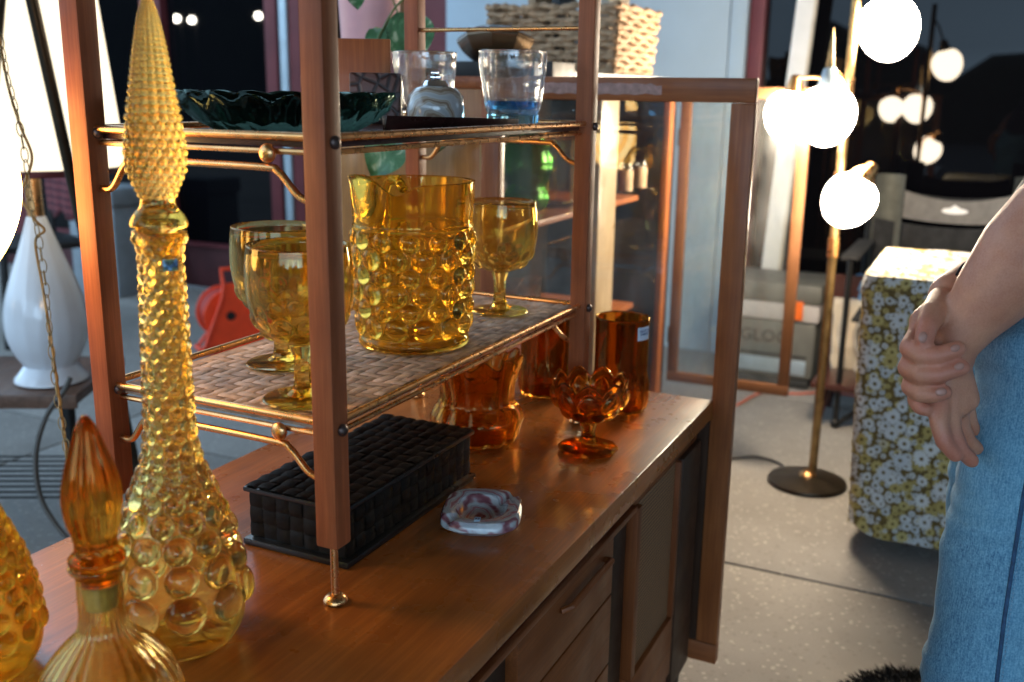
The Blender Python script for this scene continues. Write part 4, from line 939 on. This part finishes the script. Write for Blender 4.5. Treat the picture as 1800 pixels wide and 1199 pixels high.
# ------------------------------------------------------------------ camp chair, cooler, bag
cc = thing('camp_chair', (3.98, .13, 0), 'black folding camp chair with grey band behind the flowered table', 'camp chair')
V = []; F = []; n_ = 24
def sheet(name, y0, y1, z0, z1, mat, parent, sag, xo, th=.006):
    V = []; F = []
    for s_ in (0, 1):
        for i in range(n_+1):
            t = i/n_; y = y0+(y1-y0)*t; b_ = 4*t*(1-t)
            V.append((xo+.05*b_+s_*th, y, z0-sag*.5*b_)); V.append((xo+.05*b_+s_*th, y, z1-sag*b_))
    m_ = 2*(n_+1)
    for i in range(n_):
        a = 2*i; F.append((a, a+2, a+3, a+1)); F.append((m_+a, m_+a+1, m_+a+3, m_+a+2)); F.append((a+1, a+3, m_+a+3, m_+a+1)); F.append((a, m_+a, m_+a+2, a+2))
    F.append((0, 1, m_+1, m_)); F.append((2*n_, m_+2*n_, m_+2*n_+1, 2*n_+1))
    return mesh_obj(name, V, F, mat, parent, True, 40)
bk_ = sheet('backrest', -.27, .27, .40, .70, 'black_fabric', cc, .03, 0)
sheet('grey_band', -.19, .165, .705, .805, 'grey_fabric', cc, .035, -.004)
sheet('side_band', .167, .27, .40, .86, 'olive_fabric', cc, .0, -.010); sheet('side_band', -.30, -.192, .40, .87, 'olive_fabric', cc, .0, -.010)
sheet('top_band', -.185, .163, .772, .80, 'black_fabric', cc, .02, .006)
ov = MB(); ov.add(*xf(latheg([(0, 0), (1, 0), (1, .1), (0, .1)], 24), Matrix.Translation((.0345, -.01, .735)) @ Matrix.Diagonal((.004, .045, .011, 1)) @ Matrix.Rotation(R(90), 4, 'Y'))); ov.build('emblem', 'white_paint', cc)
pk = MB(); pk.add([(.033, -.035, .742), (.033, .012, .742), (.033, -.008, .757), (.036, -.035, .742), (.036, .012, .742), (.036, -.008, .757)], [(0, 2, 1), (3, 4, 5), (0, 1, 4, 3), (1, 2, 5, 4), (2, 0, 3, 5)]); pk.build('emblem', 'white_paint', cc, False)
st2 = MB(); st2.box((-.45, -.26, .385), (.01, .26, .398), .004); st2.build('seat', 'black_fabric', cc)
for y in (-.28, .28):
    tube('back_post', [(.03, y, .01), (.0, y, .42), (-.015, y, .88)], .011, 'black_metal', cc, 8)
    tube('leg', [(-.45, y, .01), (0, -y, .40)], .010, 'black_metal', cc, 8); tube('leg', [(-.45, y, .01), (-.45, y, .60)], .010, 'black_metal', cc, 8)
    box('armrest', (-.47, y-.03, .60), (.0, y+.03, .615), 'black_fabric', cc, .004)
for y in (-.28, .28):
    for x in (-.45, .03): ball('rubber_foot', (x, y, .018), .018, 'black_metal', cc, 10, 8)
ck = thing('cooler', (4.10, .74, 0), 'grey picnic cooler with white band and orange latch behind the cabinet door', 'cooler')
def rbox(name, lo, hi, mat, parent, bev): return box(name, lo, hi, mat, parent, bev)
rbox('cooler_base', (-.145, -.165, .002), (.16, .185, .04), 'cooler_dark', ck, .012)
bd_ = rbox('cooler_body', (-.155, -.18, .041), (.165, .20, .275), 'cooler_grey', ck, .025)
rbox('cooler_band', (-.162, -.188, .2755), (.17, .207, .345), 'cooler_white', ck, .012)
rbox('lid', (-.165, -.192, .3455), (.175, .211, .425), 'cooler_grey', ck, .022)
rbox('latch', (-.172, -.125, .285), (-.1635, -.095, .36), 'orange_plastic', ck, .003); rbox('latch', (-.173, -.09, .283), (-.1638, -.0945, .303), 'orange_plastic', ck, .001)
rbox('groove', (-.1565, -.15, .128), (-.154, .17, .139), 'cooler_dark', bd_, 0)
rbox('kick_plate', (-.1575, -.15, .06), (-.154, .17, .120), 'alu', bd_, .001)
text('lettering', 'IGLOO', .07, 'cooler_dark', bd_, frame4(Vector((-.1565, .025, .205)), (0, -1, 0), (0, 0, 1)), 0, .0012)
def draped(name, loc, w, front, back, mat, label, rz=0, fold=7., amp=.012):
    V = []; F = []; nu_, nv_ = 28, 26; tot = front+back
    for i in range(nu_+1):
        y = -w/2+w*i/nu_
        for j in range(nv_+1):
            s_ = tot*j/nv_; f_ = s_-front; wob = amp*math.sin(fold*2*math.pi*(i/nu_)+.8*math.sin(j*.5))*min(1, abs(f_)*9+.25)+.006*math.sin(j*1.1+i*.7)
            if f_ < 0: V.append((-.022-abs(wob)-.10*min(.25, -f_)+.5*wob, y*(1-.12*min(1, -f_*3)), f_+.006*math.sin(i*.9)))
            else: V.append((-.022+.05*min(1, f_/.05)+wob*.6, y, -max(0, f_-.05)*1.))
    for i in range(nu_):
        for j in range(nv_): a = i*(nv_+1)+j; F.append((a, a+1, a+nv_+2, a+nv_+1))
    o = mesh_obj(name, V, F, mat, None, True, 0); o.location = loc; o.rotation_euler[2] = rz; m_ = o.modifiers.new('s', 'SOLIDIFY'); m_.thickness = .004; return tag(o, label, 'garment')
draped('cream_garment', (3.80, .385, .415), .20, .27, .12, 'cream_cloth', 'crumpled cream garment hung on the stool back beside the lamp pole', .1, 3.4, .022)
draped('blue_garment', (3.835, .345, .50), .15, .16, .12, 'blue_cloth', 'crumpled blue garment hung behind the cream one', -.1, 2.3, .014)
stl = thing('stool', (3.64, .36, 0), 'dark stool holding the crumpled garments', 'stool')
box('seat', (-.15, -.1, .145), (.17, .14, .165), 'dark_wood', stl, .004)
for x in (-.12, .14):
    for y in (-.07, .11): tube('leg', [(x, y, .001), (x*.8, y*.8, .146)], .012, 'dark_wood', stl, 8)
box('stool_back', (.165, -.1, .166), (.19, .14, .50), 'dark_wood', stl, .004)
tag(tube('extension_cord', [tuple(on_z(px, py, .006)) for px, py in ((1295, 712), (1340, 690), (1400, 692), (1460, 690), (1530, 700))], .005, 'cord_orange', None, 8, 8), 'thin red extension cord lying across the paving behind the lamp', 'cord')
# leaning white panel by the pier
wp = thing('leaning_board', (4.28, .93, 0), 'tall narrow white board leaning against the pier', 'board')
V, F = xf(boxg((-.012, -.035, 0), (.012, .035, 2.4), .003), Matrix.Rotation(R(3.2), 4, 'X')); V = [(x, y+.045, z) for x, y, z in V]; mesh_obj('panel_board', V, F, 'white_paint', wp)
V, F = xf(boxg((-.016, -.047, 0), (.008, -.0355, 2.4), .002), Matrix.Rotation(R(3.2), 4, 'X')); V = [(x, y+.045, z) for x, y, z in V]; mesh_obj('panel_edge', V, F, 'cream_cloth', wp)
wp.location = (4.28, .80, .0)

# ------------------------------------------------------------------ left side: lamps, bench, tripod
b1 = on_d(92, 668, 2.6); bt = b1[2]
bn = thing('low_table', (b1[0], b1[1], 0), 'low brown wooden table with wire shelf under the white lamp', 'table')
bn.rotation_euler[2] = math.atan2(-HR[0], HR[1])+math.pi/2+R(3)
rotm = Matrix.Rotation(-bn.rotation_euler[2], 4, 'Z')
# local x runs to the image right
box('table_top', (-.62, -.13, bt-.030), (.105, .25, bt-.0005), 'bench_wood', bn, .006)
box('table_edge', (-.62, -.142, bt-.034), (.112, -.131, bt+.002), 'bench_wood', bn, .004)
for x in (-.58, .07):
    for y in (-.09, .21): tube('leg', [(x*1.03, y*1.03, .001), (x, y, bt-.031)], [.010, .017], 'black_metal', bn, 10)
wire = MB()
for k in range(9): wire.tube([(-.6, -.09+.30*k/8, .10), (.06, -.09+.30*k/8, .10)], .003, 6)
for x in (-.55, -.27, .04): wire.tube([(x, -.10, .095), (x, .22, .095)], .004, 6)
wire.build('wire_shelf', 'black_metal', bn)
wl_ = thing('table_lamp', (b1[0], b1[1], bt+.0006), 'white fluted teardrop ceramic lamp with lit drum shade', 'lamp')
P, _ = curve_prof([(.062, .045), (.078, .07), (.094, .11), (.0995, .155), (.093, .21), (.074, .275), (.050, .34), (.030, .40), (.022, .425)], 50)
lathe('lamp_body', [(0, .045)]+[tuple(q) for q in P]+[(0, .425)], 'white_ceramic', wl_, 96, rf=lambda a, z: 1+.012*abs(math.cos(9*a)))
lathe('lamp_foot', [(0, 0), (.082, 0), (.090, .004), (.089, .012), (.076, .026), (.064, .0445), (0, .0445)], 'white_ceramic', wl_, 64)
lathe('lamp_neck', [(0, .4255), (.020, .4255), (.019, .53), (0, .53)], 'brass', wl_, 24)
shd = lathe('lamp_shade', [(.222, .542), (.176, 1.02), (.174, 1.02), (.220, .542), (.222, .542)], 'shade', wl_, 72)
lathe('shade_trim', [(.223, .535), (.2245, .545), (.2225, .551), (.2185, .545), (.223, .535)], 'oxide_red', shd, 72)
for k in range(3):
    a = k*2.09; tube('spider', [(0, 0, .56), (.218*math.cos(a), .218*math.sin(a), .548)], .002, 'brass', shd, 6)
tube('harp', [(0, 0, .53), (0, 0, .565)], .004, 'brass', shd, 8)
tripod = thing('tripod', (0, 0, 0), 'dark metal tripod stand with splayed legs in front of the lit lampshade', 'tripod')
ap = on_d(18, -170, 1.95); f1 = on_z(262, 925, .003)
f2 = on_z(-190, 1000, .003); f3 = on_z(-60, 800, .003)
tube('leg', [tuple(f1), tuple(ap)], .0125, 'bronze', tripod, 14)
tube('leg', [tuple(f2), tuple(ap)], .0125, 'bronze', tripod, 14); tube('leg', [tuple(f3), tuple(ap+np.array([.0, .01, 0]))], .0125, 'bronze', tripod, 14)
ball('tripod_head', tuple(ap+np.array([0, 0, .01])), (.035, .035, .04), 'bronze', tripod)
lathe('hook', [(.0, .0), (.006, 0), (.006, -.06), (0, -.06)][::-1], 'bronze', tripod, 10, tuple(ap))
# swag lamp: ribbed glowing glass hung from the tripod, its chain trailing down
sw0 = on_d(-146, 150, 1.0); sw = thing('swag_lamp', tuple(sw0), 'glowing ribbed yellow glass swag lamp hanging at the left edge', 'lamp')
P, _ = curve_prof([(.020, -.004), (.045, -.014), (.068, -.040), (.0835, -.085), (.0815, -.125), (.066, -.165), (.042, -.195), (.014, -.205)], 40)
lathe('glass_shade', [(0, -.004)]+[tuple(q) for q in P]+[(0, -.206)], 'swag', sw, 96, rf=lambda a, z: 1+.012*math.cos(26*a))
lathe('cap', [(0, -.010), (.062, -.012), (.058, -.004), (.030, .008), (.010, .03), (0, .032)], 'bronze', sw, 36)
tube('hanger', [(0, 0, .03), (0, 0, 3.018-sw0[2])], .0025, 'bronze', sw, 6)
def chain(path, name, parent, lw=.0052, ll=.0125, wr=.00085, mat='old_brass'):
    P = np.array(smooth_path(path, 14)); s = np.concatenate([[0], np.cumsum(np.linalg.norm(np.diff(P, axis=0), axis=1))]); stp = ll*2-.0045; cnt = int(s[-1]/stp); me = None
    pts = []; 
    for k in range(24):
        a = 2*math.pi*k/24; pts.append((lw*math.cos(a), 0, ll*math.sin(a)))
    pts.append(pts[0]); V, F = tubeg(pts, wr, 6, False)
    for i in range(cnt):
        c = np.array([np.interp((i+.5)*stp, s, P[:, q]) for q in range(3)]); c2 = np.array([np.interp((i+.6)*stp, s, P[:, q]) for q in range(3)]); d = Vector(c2-c).normalized()
        if me is None: o = mesh_obj(name, V, F, mat, parent, True, 0); me = o.data
        else: o = link(bpy.data.objects.new(name, me), parent)
        m4 = Vector((0, 0, 1)).rotation_difference(d).to_matrix().to_4x4() @ Matrix.Rotation((i % 2)*R(80)+R(25)+i*.13, 4, 'Z'); m4.translation = Vector(c); o.matrix_local = m4
hc0 = on_d(0, 62, 1.60); hc = thing('hanging_chain', tuple(hc0), 'thin brass chain with twisted cord hanging in front of the white lamp', 'chain'); cl = np.array(hc0)
cpts = [on_d(px, py, D)-cl for px, py, D in ((0, 62, 1.60), (12, 130, 1.60), (32, 210, 1.60), (46, 290, 1.60), (52, 350, 1.60), (66, 410, 1.60), (80, 500, 1.58), (88, 590, 1.56), (98, 680, 1.54), (112, 760, 1.50), (124, 830, 1.46), (132, 900, 1.42))]
chain([tuple(q) for q in cpts], 'chain_link', hc)
cpts2 = [on_d(px, py, D)-cl for px, py, D in ((-2, 62, 1.605), (14, 150, 1.605), (36, 222, 1.605), (56, 275, 1.605), (44, 320, 1.605), (36, 345, 1.605), (60, 385, 1.605), (78, 405, 1.605), (62, 425, 1.605), (74, 500, 1.585), (90, 600, 1.565), (104, 700, 1.535), (118, 800, 1.485), (132, 905, 1.425))]
tube('cord', [tuple(q) for q in cpts2], .0022, 'gold_cord', hc, 8, 8)
tube('chain_hook', [(0, 0, 0), tuple(on_d(-60, -120, 1.7)-cl), tuple(ap-cl)], .0025, 'bronze', hc, 6, 6)
tag(tube('grey_cable', [tuple(on_d(px, py, D)) for px, py, D in ((124, 664, 2.38), (112, 688, 2.38), (80, 735, 2.36), (63, 800, 2.35), (70, 870, 2.33), (100, 925, 2.31), (140, 965, 2.3), (200, 1010, 2.32))], .0062, 'cord_grey', None, 10, 8), 'looped grey cable hanging off the low table end', 'cable')
# plaid blanket on a dark chair, grey bin, red cord reel
p = on_d(105, 430, 4.6); ch = thing('dark_chair', (p[0]+.1, p[1]+.05, 0), 'dark wooden chair behind the white lamp', 'chair', R(-20))
for y in (-.2, .2):
    tube('back_post', [(0, y, .001), (0, y, .92)], .018, 'black_metal', ch, 8); tube('leg', [(-.38, y, .001), (-.36, y, .42)], .017, 'black_metal', ch, 8)
box('seat', (-.40, -.22, .42), (.02, .22, .45), 'black_metal', ch, .006)
for z in (.62, .74, .88): box('back_slat', (-.01, -.19, z), (.012, .19, z+.05), 'black_metal', ch, .004)
V = []; F = []
for s_ in (0, 1):
    for i in range(17):
        t = i/16; z = .55+.40*t if s_ == 0 else .95-.0*t
        for k in range(9):
            y = -.16+.30*k/8; V.append(((-.026 if s_ == 0 else .0)+.006*math.sin(k*2+i*.3)+(s_*.03*t), y, z-.02*math.sin(k*1.3) if s_ == 0 else .95-.25*t))
for s_ in (0, 1):
    for i in range(16):
        for k in range(8): a = s_*153+i*9+k; F.append((a, a+1, a+10, a+9))
bl2 = mesh_obj('plaid_blanket', V, F, 'plaid', None, True, 0); sl_ = bl2.modifiers.new('s', 'SOLIDIFY'); sl_.thickness = .008
bl2.location = ch.location; bl2.rotation_euler = (0, 0, R(-20)); tag(bl2, 'dark red plaid blanket hung over the chair back', 'blanket')
p = on_z(205, 512, 0); gb_ = thing('grey_bin', (p[0], p[1], 0), 'grey lidded bin standing by the shop front', 'bin')
box('bin_body', (-.14, -.17, .002), (.14, .17, .50), 'bin_grey', gb_, .012); box('lid', (-.155, -.185, .5005), (.155, .185, .60), 'bin_grey', gb_, .02)
for y in (-.06, .05): box('rib', (-.146, y, .02), (-.1405, y+.02, .48), 'bin_grey', gb_, .002)
p = on_z(408, 612, 0); re = thing('cord_reel', (p[0], p[1], 0), 'bright red cord reel standing on the paving behind the shelf', 'cord reel', R(12))
# local y runs along the axle; near side plate faces -x
re.rotation_euler[2] = R(-32)
def side(name, y):
    o = MB(); t_ = .010
    pol = [(-.165, 0), (.145, 0), (.145, .022), (.115, .035), (.045, .25), (.035, .31), (-.05, .31), (-.06, .25), (-.125, .05), (-.165, .028)]
    V = [(x, y, z) for x, z in pol]+[(x, y+t_, z) for x, z in pol]; k = len(pol)
    F = [tuple(range(k)), tuple(range(2*k-1, k-1, -1))]+[(i, i+k, (i+1) % k+k, (i+1) % k) for i in range(k)]
    return o.add(V, F).build(name, 'red_plastic', re, True, 30)
pl_ = side('side_plate', -.075)
for q_ in ([(-.15, -.079, .018), (-.055, -.079, .25), (-.045, -.079, .30)], [(.13, -.079, .018), (.040, -.079, .25), (.032, -.079, .30)], [(-.15, -.079, .018), (.13, -.079, .018)]): tube('plate_rib', q_, .008, 'red_plastic', pl_, 8)
rw = MB(); rw.tube([(.06, .07, .001+.01), (.0, .07, .17)], .009, 8); rw.tube([(-.13, .07, .011), (0, .07, .17)], .009, 8); rw.tube([(.12, -.07, .011), (.12, .07, .011)], .010, 8); rw.tube([(-.14, -.07, .011), (-.14, .07, .011)], .010, 8); rw.build('stand_frame', 'red_plastic', re)
for y in (-.062, .055):
    V, F = xf(latheg([(0, 0), (.112, 0), (.116, .004), (.112, .008), (0, .008)], 40), Matrix.Translation((-.02, y, .165)) @ Matrix.Rotation(R(-90), 4, 'X')); mesh_obj('flange', V, F, 'red_plastic', re)
for k in range(9):
    V, F = [], []
    pts = [(-.02+.098*math.cos(2*math.pi*q/28), -.046+.0118*k, .165+.098*math.sin(2*math.pi*q/28)) for q in range(29)]; V, F = tubeg(pts, .0063, 6, False); mesh_obj('cord_turn', V, F, 'red_cord', re)
V, F = xf(latheg([(0, -.08), (.02, -.08), (.02, .08), (0, .08)], 16), Matrix.Translation((-.02, 0, .165)) @ Matrix.Rotation(R(-90), 4, 'X')); mesh_obj('axle', V, F, 'black_metal', re)
tube('handle', [(-.045, -.072, .30), (-.05, -.066, .372), (.042, -.066, .372), (.035, -.072, .30)], .0105, 'red_plastic', re, 8)
# ------------------------------------------------------------------ person at the right, hands clasped
def D3(px, py, D): return np.array(on_d(px, py, D))
LH = D3(1858, 655, 1.215); FWh = np.array([FW[0], FW[1], 0]); FWh /= np.linalg.norm(FWh); FACE = -HR
KN = D3(1712, 1310, 1.305); MID = D3(1795, 906, 1.245)
RHip = LH+FWh*.175+HR*.055; RKn = KN+FWh*.17+HR*.10; RMid = (RHip+RKn)/2
an = np.array([KN[0]+HR[0]*.03, KN[1]+HR[1]*.03, .085]); ran = np.array([RKn[0]+HR[0]*.02, RKn[1]+HR[1]*.02, .085])
PC = (LH+RHip)/2; ft = np.array([PC[0], PC[1], 0])
pe = thing('person', tuple(ft), 'person in blue jeans with hands clasped standing beside the flowered table', 'person')
def rel(p): return np.array(p)-ft
up = lambda z, d=0.0, s=0.0: np.array([PC[0], PC[1], 0])+FACE*(d-max(0, z-.80)*.47)+FWh*s+np.array([0, 0, z])
body = MB()
def cap(a, ra, b, rb): body.add(*capsule(rel(a), ra, rel(b), rb, 18))
# trunk, neck, head
for s in (-.07, .07):
    cap(up(.92, 0, s), .080, up(1.08, .0, s*.8), .075); cap(up(1.08, 0, s*.8), .075, up(1.28, 0, s*1.1), .085)
cap(up(1.36, -.01, -.13), .055, up(1.36, -.01, .13), .055); cap(up(1.38, -.01, 0), .055, up(1.50, .015, 0), .047)
body.add(*[(lambda g: g)(sphere_g(rel(up(1.60, .035, 0)), (.082, .082, .112), 24, 16))][0]); body.add(*sphere_g(rel(up(1.545, .065, 0)), (.055, .055, .055), 16, 12))
body.add(*capsule(rel(up(1.605, .115, 0)), .010, rel(up(1.578, .132, 0)), .013)); body.add(*sphere_g(rel(up(1.552, .112, 0)), (.022, .022, .010), 12, 8))
for s in (-.08, .08): body.add(*sphere_g(rel(up(1.595, .02, s)), (.020, .014, .03), 12, 8))
# legs inside the jeans, feet
for h_, m_, k_, a_ in ((LH, MID, KN, an), (RHip, RMid, RKn, ran)):
    cap(h_, .075, m_, .072, ); cap(m_, .072, k_, .058); cap(k_, .058, k_*.5+a_*.5+FACE*-.012, .055); cap(k_*.5+a_*.5+FACE*-.012, .055, a_, .034)
    cap(a_+np.array([0, 0, -.045])-FACE*.02, .034, a_+np.array([0, 0, -.055])+FACE*.14, .026)
# near arm
SL = up(1.355, -.01, -.165); EL = D3(1925, 330, 1.11)
cap(SL, .052, EL*.5+SL*.5, .048); cap(EL*.5+SL*.5, .048, EL, .046)
ch_ = [(EL, .048), (D3(1862, 385, 1.115), .055), (D3(1805, 446, 1.125), .0535), (D3(1748, 512, 1.14), .0435), (D3(1704, 565, 1.152), .0335), (D3(1676, 606, 1.160), .0275), (D3(1668, 632, 1.162), .0275)]
for (a, ra), (b, rb) in zip(ch_[:-1], ch_[1:]): cap(a, ra, b, rb)
for q in ((1652, 700), (1672, 712), (1688, 712), (1700, 702)): cap(D3(1670, 632, 1.164), .021, D3(q[0], q[1], 1.162+.008*((q[0]-1652)/58)), .0145)
def finger(pts, r0, r1):
    for i in range(len(pts)-1):
        t0 = i/(len(pts)-1); t1 = (i+1)/(len(pts)-1); cap(D3(*pts[i]), r0+(r1-r0)*t0, D3(*pts[i+1]), r0+(r1-r0)*t1)
finger([(1652, 700, 1.158), (1650, 742, 1.150), (1659, 776, 1.148), (1679, 800, 1.152)], .0118, .0088)
finger([(1670, 712, 1.164), (1674, 756, 1.157), (1687, 788, 1.157), (1708, 810, 1.162)], .0118, .0088)
finger([(1684, 712, 1.180), (1690, 752, 1.184), (1702, 776, 1.188), (1716, 788, 1.196)], .0115, .0088)
finger([(1698, 704, 1.192), (1704, 738, 1.200), (1712, 756, 1.208)], .0100, .0082)
# far arm and the hand that holds the near wrist
SR = up(1.355, -.01, .165); ER = D3(1960, 400, 1.37)
cap(SR, .052, ER, .045); fa = [(ER, .045), (D3(1870, 445, 1.32), .046), (D3(1785, 480, 1.27), .036), (D3(1712, 494, 1.225), .0285), (D3(1672, 520, 1.205), .0270)]
for (a, ra), (b, rb) in zip(fa[:-1], fa[1:]): cap(a, ra, b, rb)
for q in ((1618, 584, 1.170), (1612, 615, 1.178), (1614, 650, 1.186), (1620, 682, 1.192)): cap(D3(1668, 530, 1.203), .0225, D3(*q), .0150)
cap(D3(1655, 540, 1.19), .018, D3(1622, 566, 1.175), .016)
finger([(1613, 590, 1.168), (1599, 612, 1.146), (1618, 625, 1.124), (1646, 625, 1.1155), (1684, 613, 1.1135)], .0128, .0096)
finger([(1608, 624, 1.176), (1596, 647, 1.150), (1618, 659, 1.126), (1648, 659, 1.117), (1691, 646, 1.1145)], .0128, .0096)
finger([(1610, 656, 1.184), (1601, 680, 1.156), (1618, 692, 1.133), (1640, 694, 1.126), (1660, 690, 1.124)], .0122, .0092)
finger([(1616, 684, 1.190), (1609, 703, 1.168), (1617, 716, 1.154), (1626, 720, 1.150)], .0105, .0082)
finger([(1655, 528, 1.188), (1640, 552, 1.148), (1630, 574, 1.128), (1624, 598, 1.121)], .0165, .0105)
me = remesh(body, .0026, 8, .5)
kn_ = [rel(D3(*q)) for q in ((1599, 612, 1.14), (1646, 625, 1.11), (1684, 613, 1.105), (1596, 647, 1.145), (1648, 659, 1.112), (1691, 646, 1.11), (1601, 680, 1.15), (1658, 690, 1.118), (1617, 716, 1.15), (1632, 570, 1.12), (1624, 598, 1.115), (1652, 705, 1.145), (1659, 776, 1.142), (1679, 800, 1.148), (1687, 788, 1.15), (1708, 810, 1.158), (1620, 584, 1.155))]
vc = np.empty(len(me.vertices)*3); me.vertices.foreach_get('co', vc); vc = vc.reshape(-1, 3); fl_ = np.zeros(len(vc))
for q in kn_: fl_ += np.exp(-(np.sum((vc-q)**2, 1))/.014**2)
at1 = me.attributes.new('flush', 'FLOAT', 'POINT'); at1.data.foreach_set('value', np.clip(fl_, 0, 1).astype(np.float32))
bo_ = fin('body', me, 'skin', pe, True, 0)
def nail(px, py, D, dirpx, w, l):
    c = rel(D3(px, py, D)); d = rel(D3(px+dirpx[0], py+dirpx[1], D))-c; d /= np.linalg.norm(d); v = -FW
    s = np.cross(d, v); V, F = sphere_g((0, 0, 0), (1, 1, 1), 16, 8); V = [c+d*(q[0]*l)+s*(q[1]*w)+v*(q[2]*.0016) for q in V]; mesh_obj('fingernail', V, F, 'nail', bo_)
nail(1622, 593, 1.1108, (-2, 10), .0050, .0066); nail(1679, 612, 1.1042, (10, -3), .0042, .0056); nail(1686, 644, 1.1052, (10, -3), .0043, .0058); nail(1654, 689, 1.1152, (10, -1), .0050, .0066)
for s in (-.032, .032):
    e_ = ball('eye', tuple(rel(up(1.607, .102, s))), .0125, 'white_paint', bo_, 12, 8)
# jeans
jn = MB()
def jc(a, ra, b, rb): jn.add(*capsule(rel(a), ra, rel(b), rb, 20))
for h_, m_, k_, a_ in ((LH, MID, KN, an), (RHip, RMid, RKn, ran)):
    jc(h_+np.array([0, 0, .03]), .093, m_, .0845); jc(m_, .0845, k_, .0765); jc(k_, .0765, a_+np.array([0, 0, .03]), .068)
for s in (-.085, .0, .085): jc(up(.88, -.01, s), .098, up(1.0, 0, s*.9), .090)
me = remesh(jn, .005, 45, .5)
NRM = [v.normal.copy() for v in me.vertices]
for v in me.vertices:
    p = v.co; t = max(0, min(1, (p.z-.55)/.3)); k2 = math.exp(-((p.z-.42)/.12)**2)
    w_ = .0072*t*math.sin(58*p.z+38*p.y-20*p.x+2.5*math.sin(17*p.x+9*p.z))+.0012*math.sin(120*p.z+60*p.y+4*math.sin(30*p.z))+.0016*math.sin(40*p.z+30*p.x+18*p.y)+.0015*k2*math.sin(70*p.z+20*p.x)
    v.co += NRM[v.index]*w_
jo = fin('jeans', me, 'denim', pe, True, 0)
sp_ = [(1822, 760, 1.128), (1800, 868, 1.150), (1782, 980, 1.170), (1765, 1090, 1.184), (1752, 1199, 1.197), (1738, 1330, 1.215)]
from mathutils.bvhtree import BVHTree
bv = BVHTree.FromPolygons([v.co.copy() for v in me.vertices], [tuple(p.vertices) for p in me.polygons])
def snap(px, py, off):
    o_ = Vector(rel(CAM)); d_ = Vector(ray(px, py)).normalized(); h_ = bv.ray_cast(o_, d_)
    return (h_[0]+h_[1]*off) if h_[0] is not None else None
sm = []
for i in range(60):
    t = i/59*(len(sp_)-1); a = int(min(t, len(sp_)-2)); f_ = t-a; q = [sp_[a][c]+(sp_[a+1][c]-sp_[a][c])*f_ for c in (0, 1)]; h_ = snap(q[0], q[1], .0006)
    if h_ is not None: sm.append(tuple(h_))
tube('side_seam', sm, .0024, 'denim_seam', jo, 8)
sm2 = []
for i in range(150):
    t = i/149*(len(sp_)-1); a = int(min(t, len(sp_)-2)); f_ = t-a; q = [sp_[a][c]+(sp_[a+1][c]-sp_[a][c])*f_ for c in (0, 1)]; h_ = snap(q[0]+9, q[1], .0007)
    if h_ is not None: sm2.append(tuple(h_))
M['stitch'] = plain('stitch', (.22, .36, .48), .8, var=.2)
stt = MB()
for i in range(0, len(sm2)-2, 2): stt.tube([sm2[i], sm2[i+1]], .0007, 5)
stt.build('stitching', 'stitch', jo)
shoe_ = lambda a_: None
for a_ in (an, ran):
    s_ = MB(); s_.add(*capsule(rel(a_+np.array([0, 0, -.044])-FACE*.03), .041, rel(a_+np.array([0, 0, -.047])+FACE*.15), .038, 16)); s_.add(*capsule(rel(a_+np.array([0, 0, 0.0])-FACE*.01), .045, rel(a_+np.array([0, 0, -.04])+FACE*.05), .042, 16)); fin('shoe', remesh(s_, .006, 3), 'shoe', pe, True, 0)
th_ = MB()
for s in (-.085, 0, .085): th_.add(*capsule(rel(up(.96, 0, s)), .102, rel(up(1.10, 0, s*.9)), .098, 20)); th_.add(*capsule(rel(up(1.10, 0, s*.9)), .098, rel(up(1.30, 0, s*1.15)), .103, 20))
th_.add(*capsule(rel(SL), .062, rel(SL*.72+EL*.28), .060, 18)); th_.add(*capsule(rel(SR), .062, rel(SR*.72+ER*.28), .060, 18)); th_.add(*capsule(rel(up(1.36, -.01, -.13)), .062, rel(up(1.36, -.01, .13)), .062, 18))
fin('shirt', remesh(th_, .008, 6), 'navy', pe, True, 0)
hr = MB(); hr.add(*sphere_g(rel(up(1.632, .018, 0)), (.092, .092, .095), 24, 14)); hr.add(*capsule(rel(up(1.60, -.045, 0)), .065, rel(up(1.42, -.06, 0)), .055, 16)); fin('hair', remesh(hr, .007, 3), 'hair', pe, True, 0)
br = [D3(px, py, D) for px, py, D in ((1714, 451, 1.205), (1703, 458, 1.196), (1693, 466, 1.192), (1684, 478, 1.191), (1679, 490, 1.195))]
tube('bracelet', [tuple(rel(q)) for q in br], .0016, 'black_metal', pe, 8, 6)
# black shaggy mound at the feet, a stand-in for an unclear furry thing
p = on_z(1640, 1290, 0); fr_ = thing('fur_rug', (p[0], p[1], .001), 'shaggy black fur on the paving beside the blue jeans', 'fur rug')
fm = MB(); V, F = sphere_g((0, 0, .012), (.16, .17, .045), 28, 14); fm.add(V, F); fm.build('fur_pad', 'fur', fr_)
hv_ = []; hf_ = []
for i in range(5200):
    a = rng.uniform(0, 2*math.pi); rr = math.sqrt(rng.uniform(0, 1)); x, y = .155*rr*math.cos(a), .165*rr*math.sin(a); z = .012+.044*math.sqrt(max(0, 1-rr*rr)); l = rng.uniform(.018, .034)
    d = np.array([x*4, y*4, .7])+rng.normal(0, .35, 3); d /= np.linalg.norm(d); s = np.cross(d, rng.normal(0, 1, 3)); s /= np.linalg.norm(s); b = np.array([x, y, z]); o = len(hv_)
    hv_ += [b-s*.0007, b+s*.0007, b+d*l*.6+s*.0005-np.array([0, 0, .002]), b+d*l-np.array([0, 0, .007])]; hf_ += [(o, o+1, o+2), (o, o+2, o+3)]
fo = mesh_obj('fur_strands', hv_, hf_, 'fur', fr_, False); fo['kind'] = 'stuff'
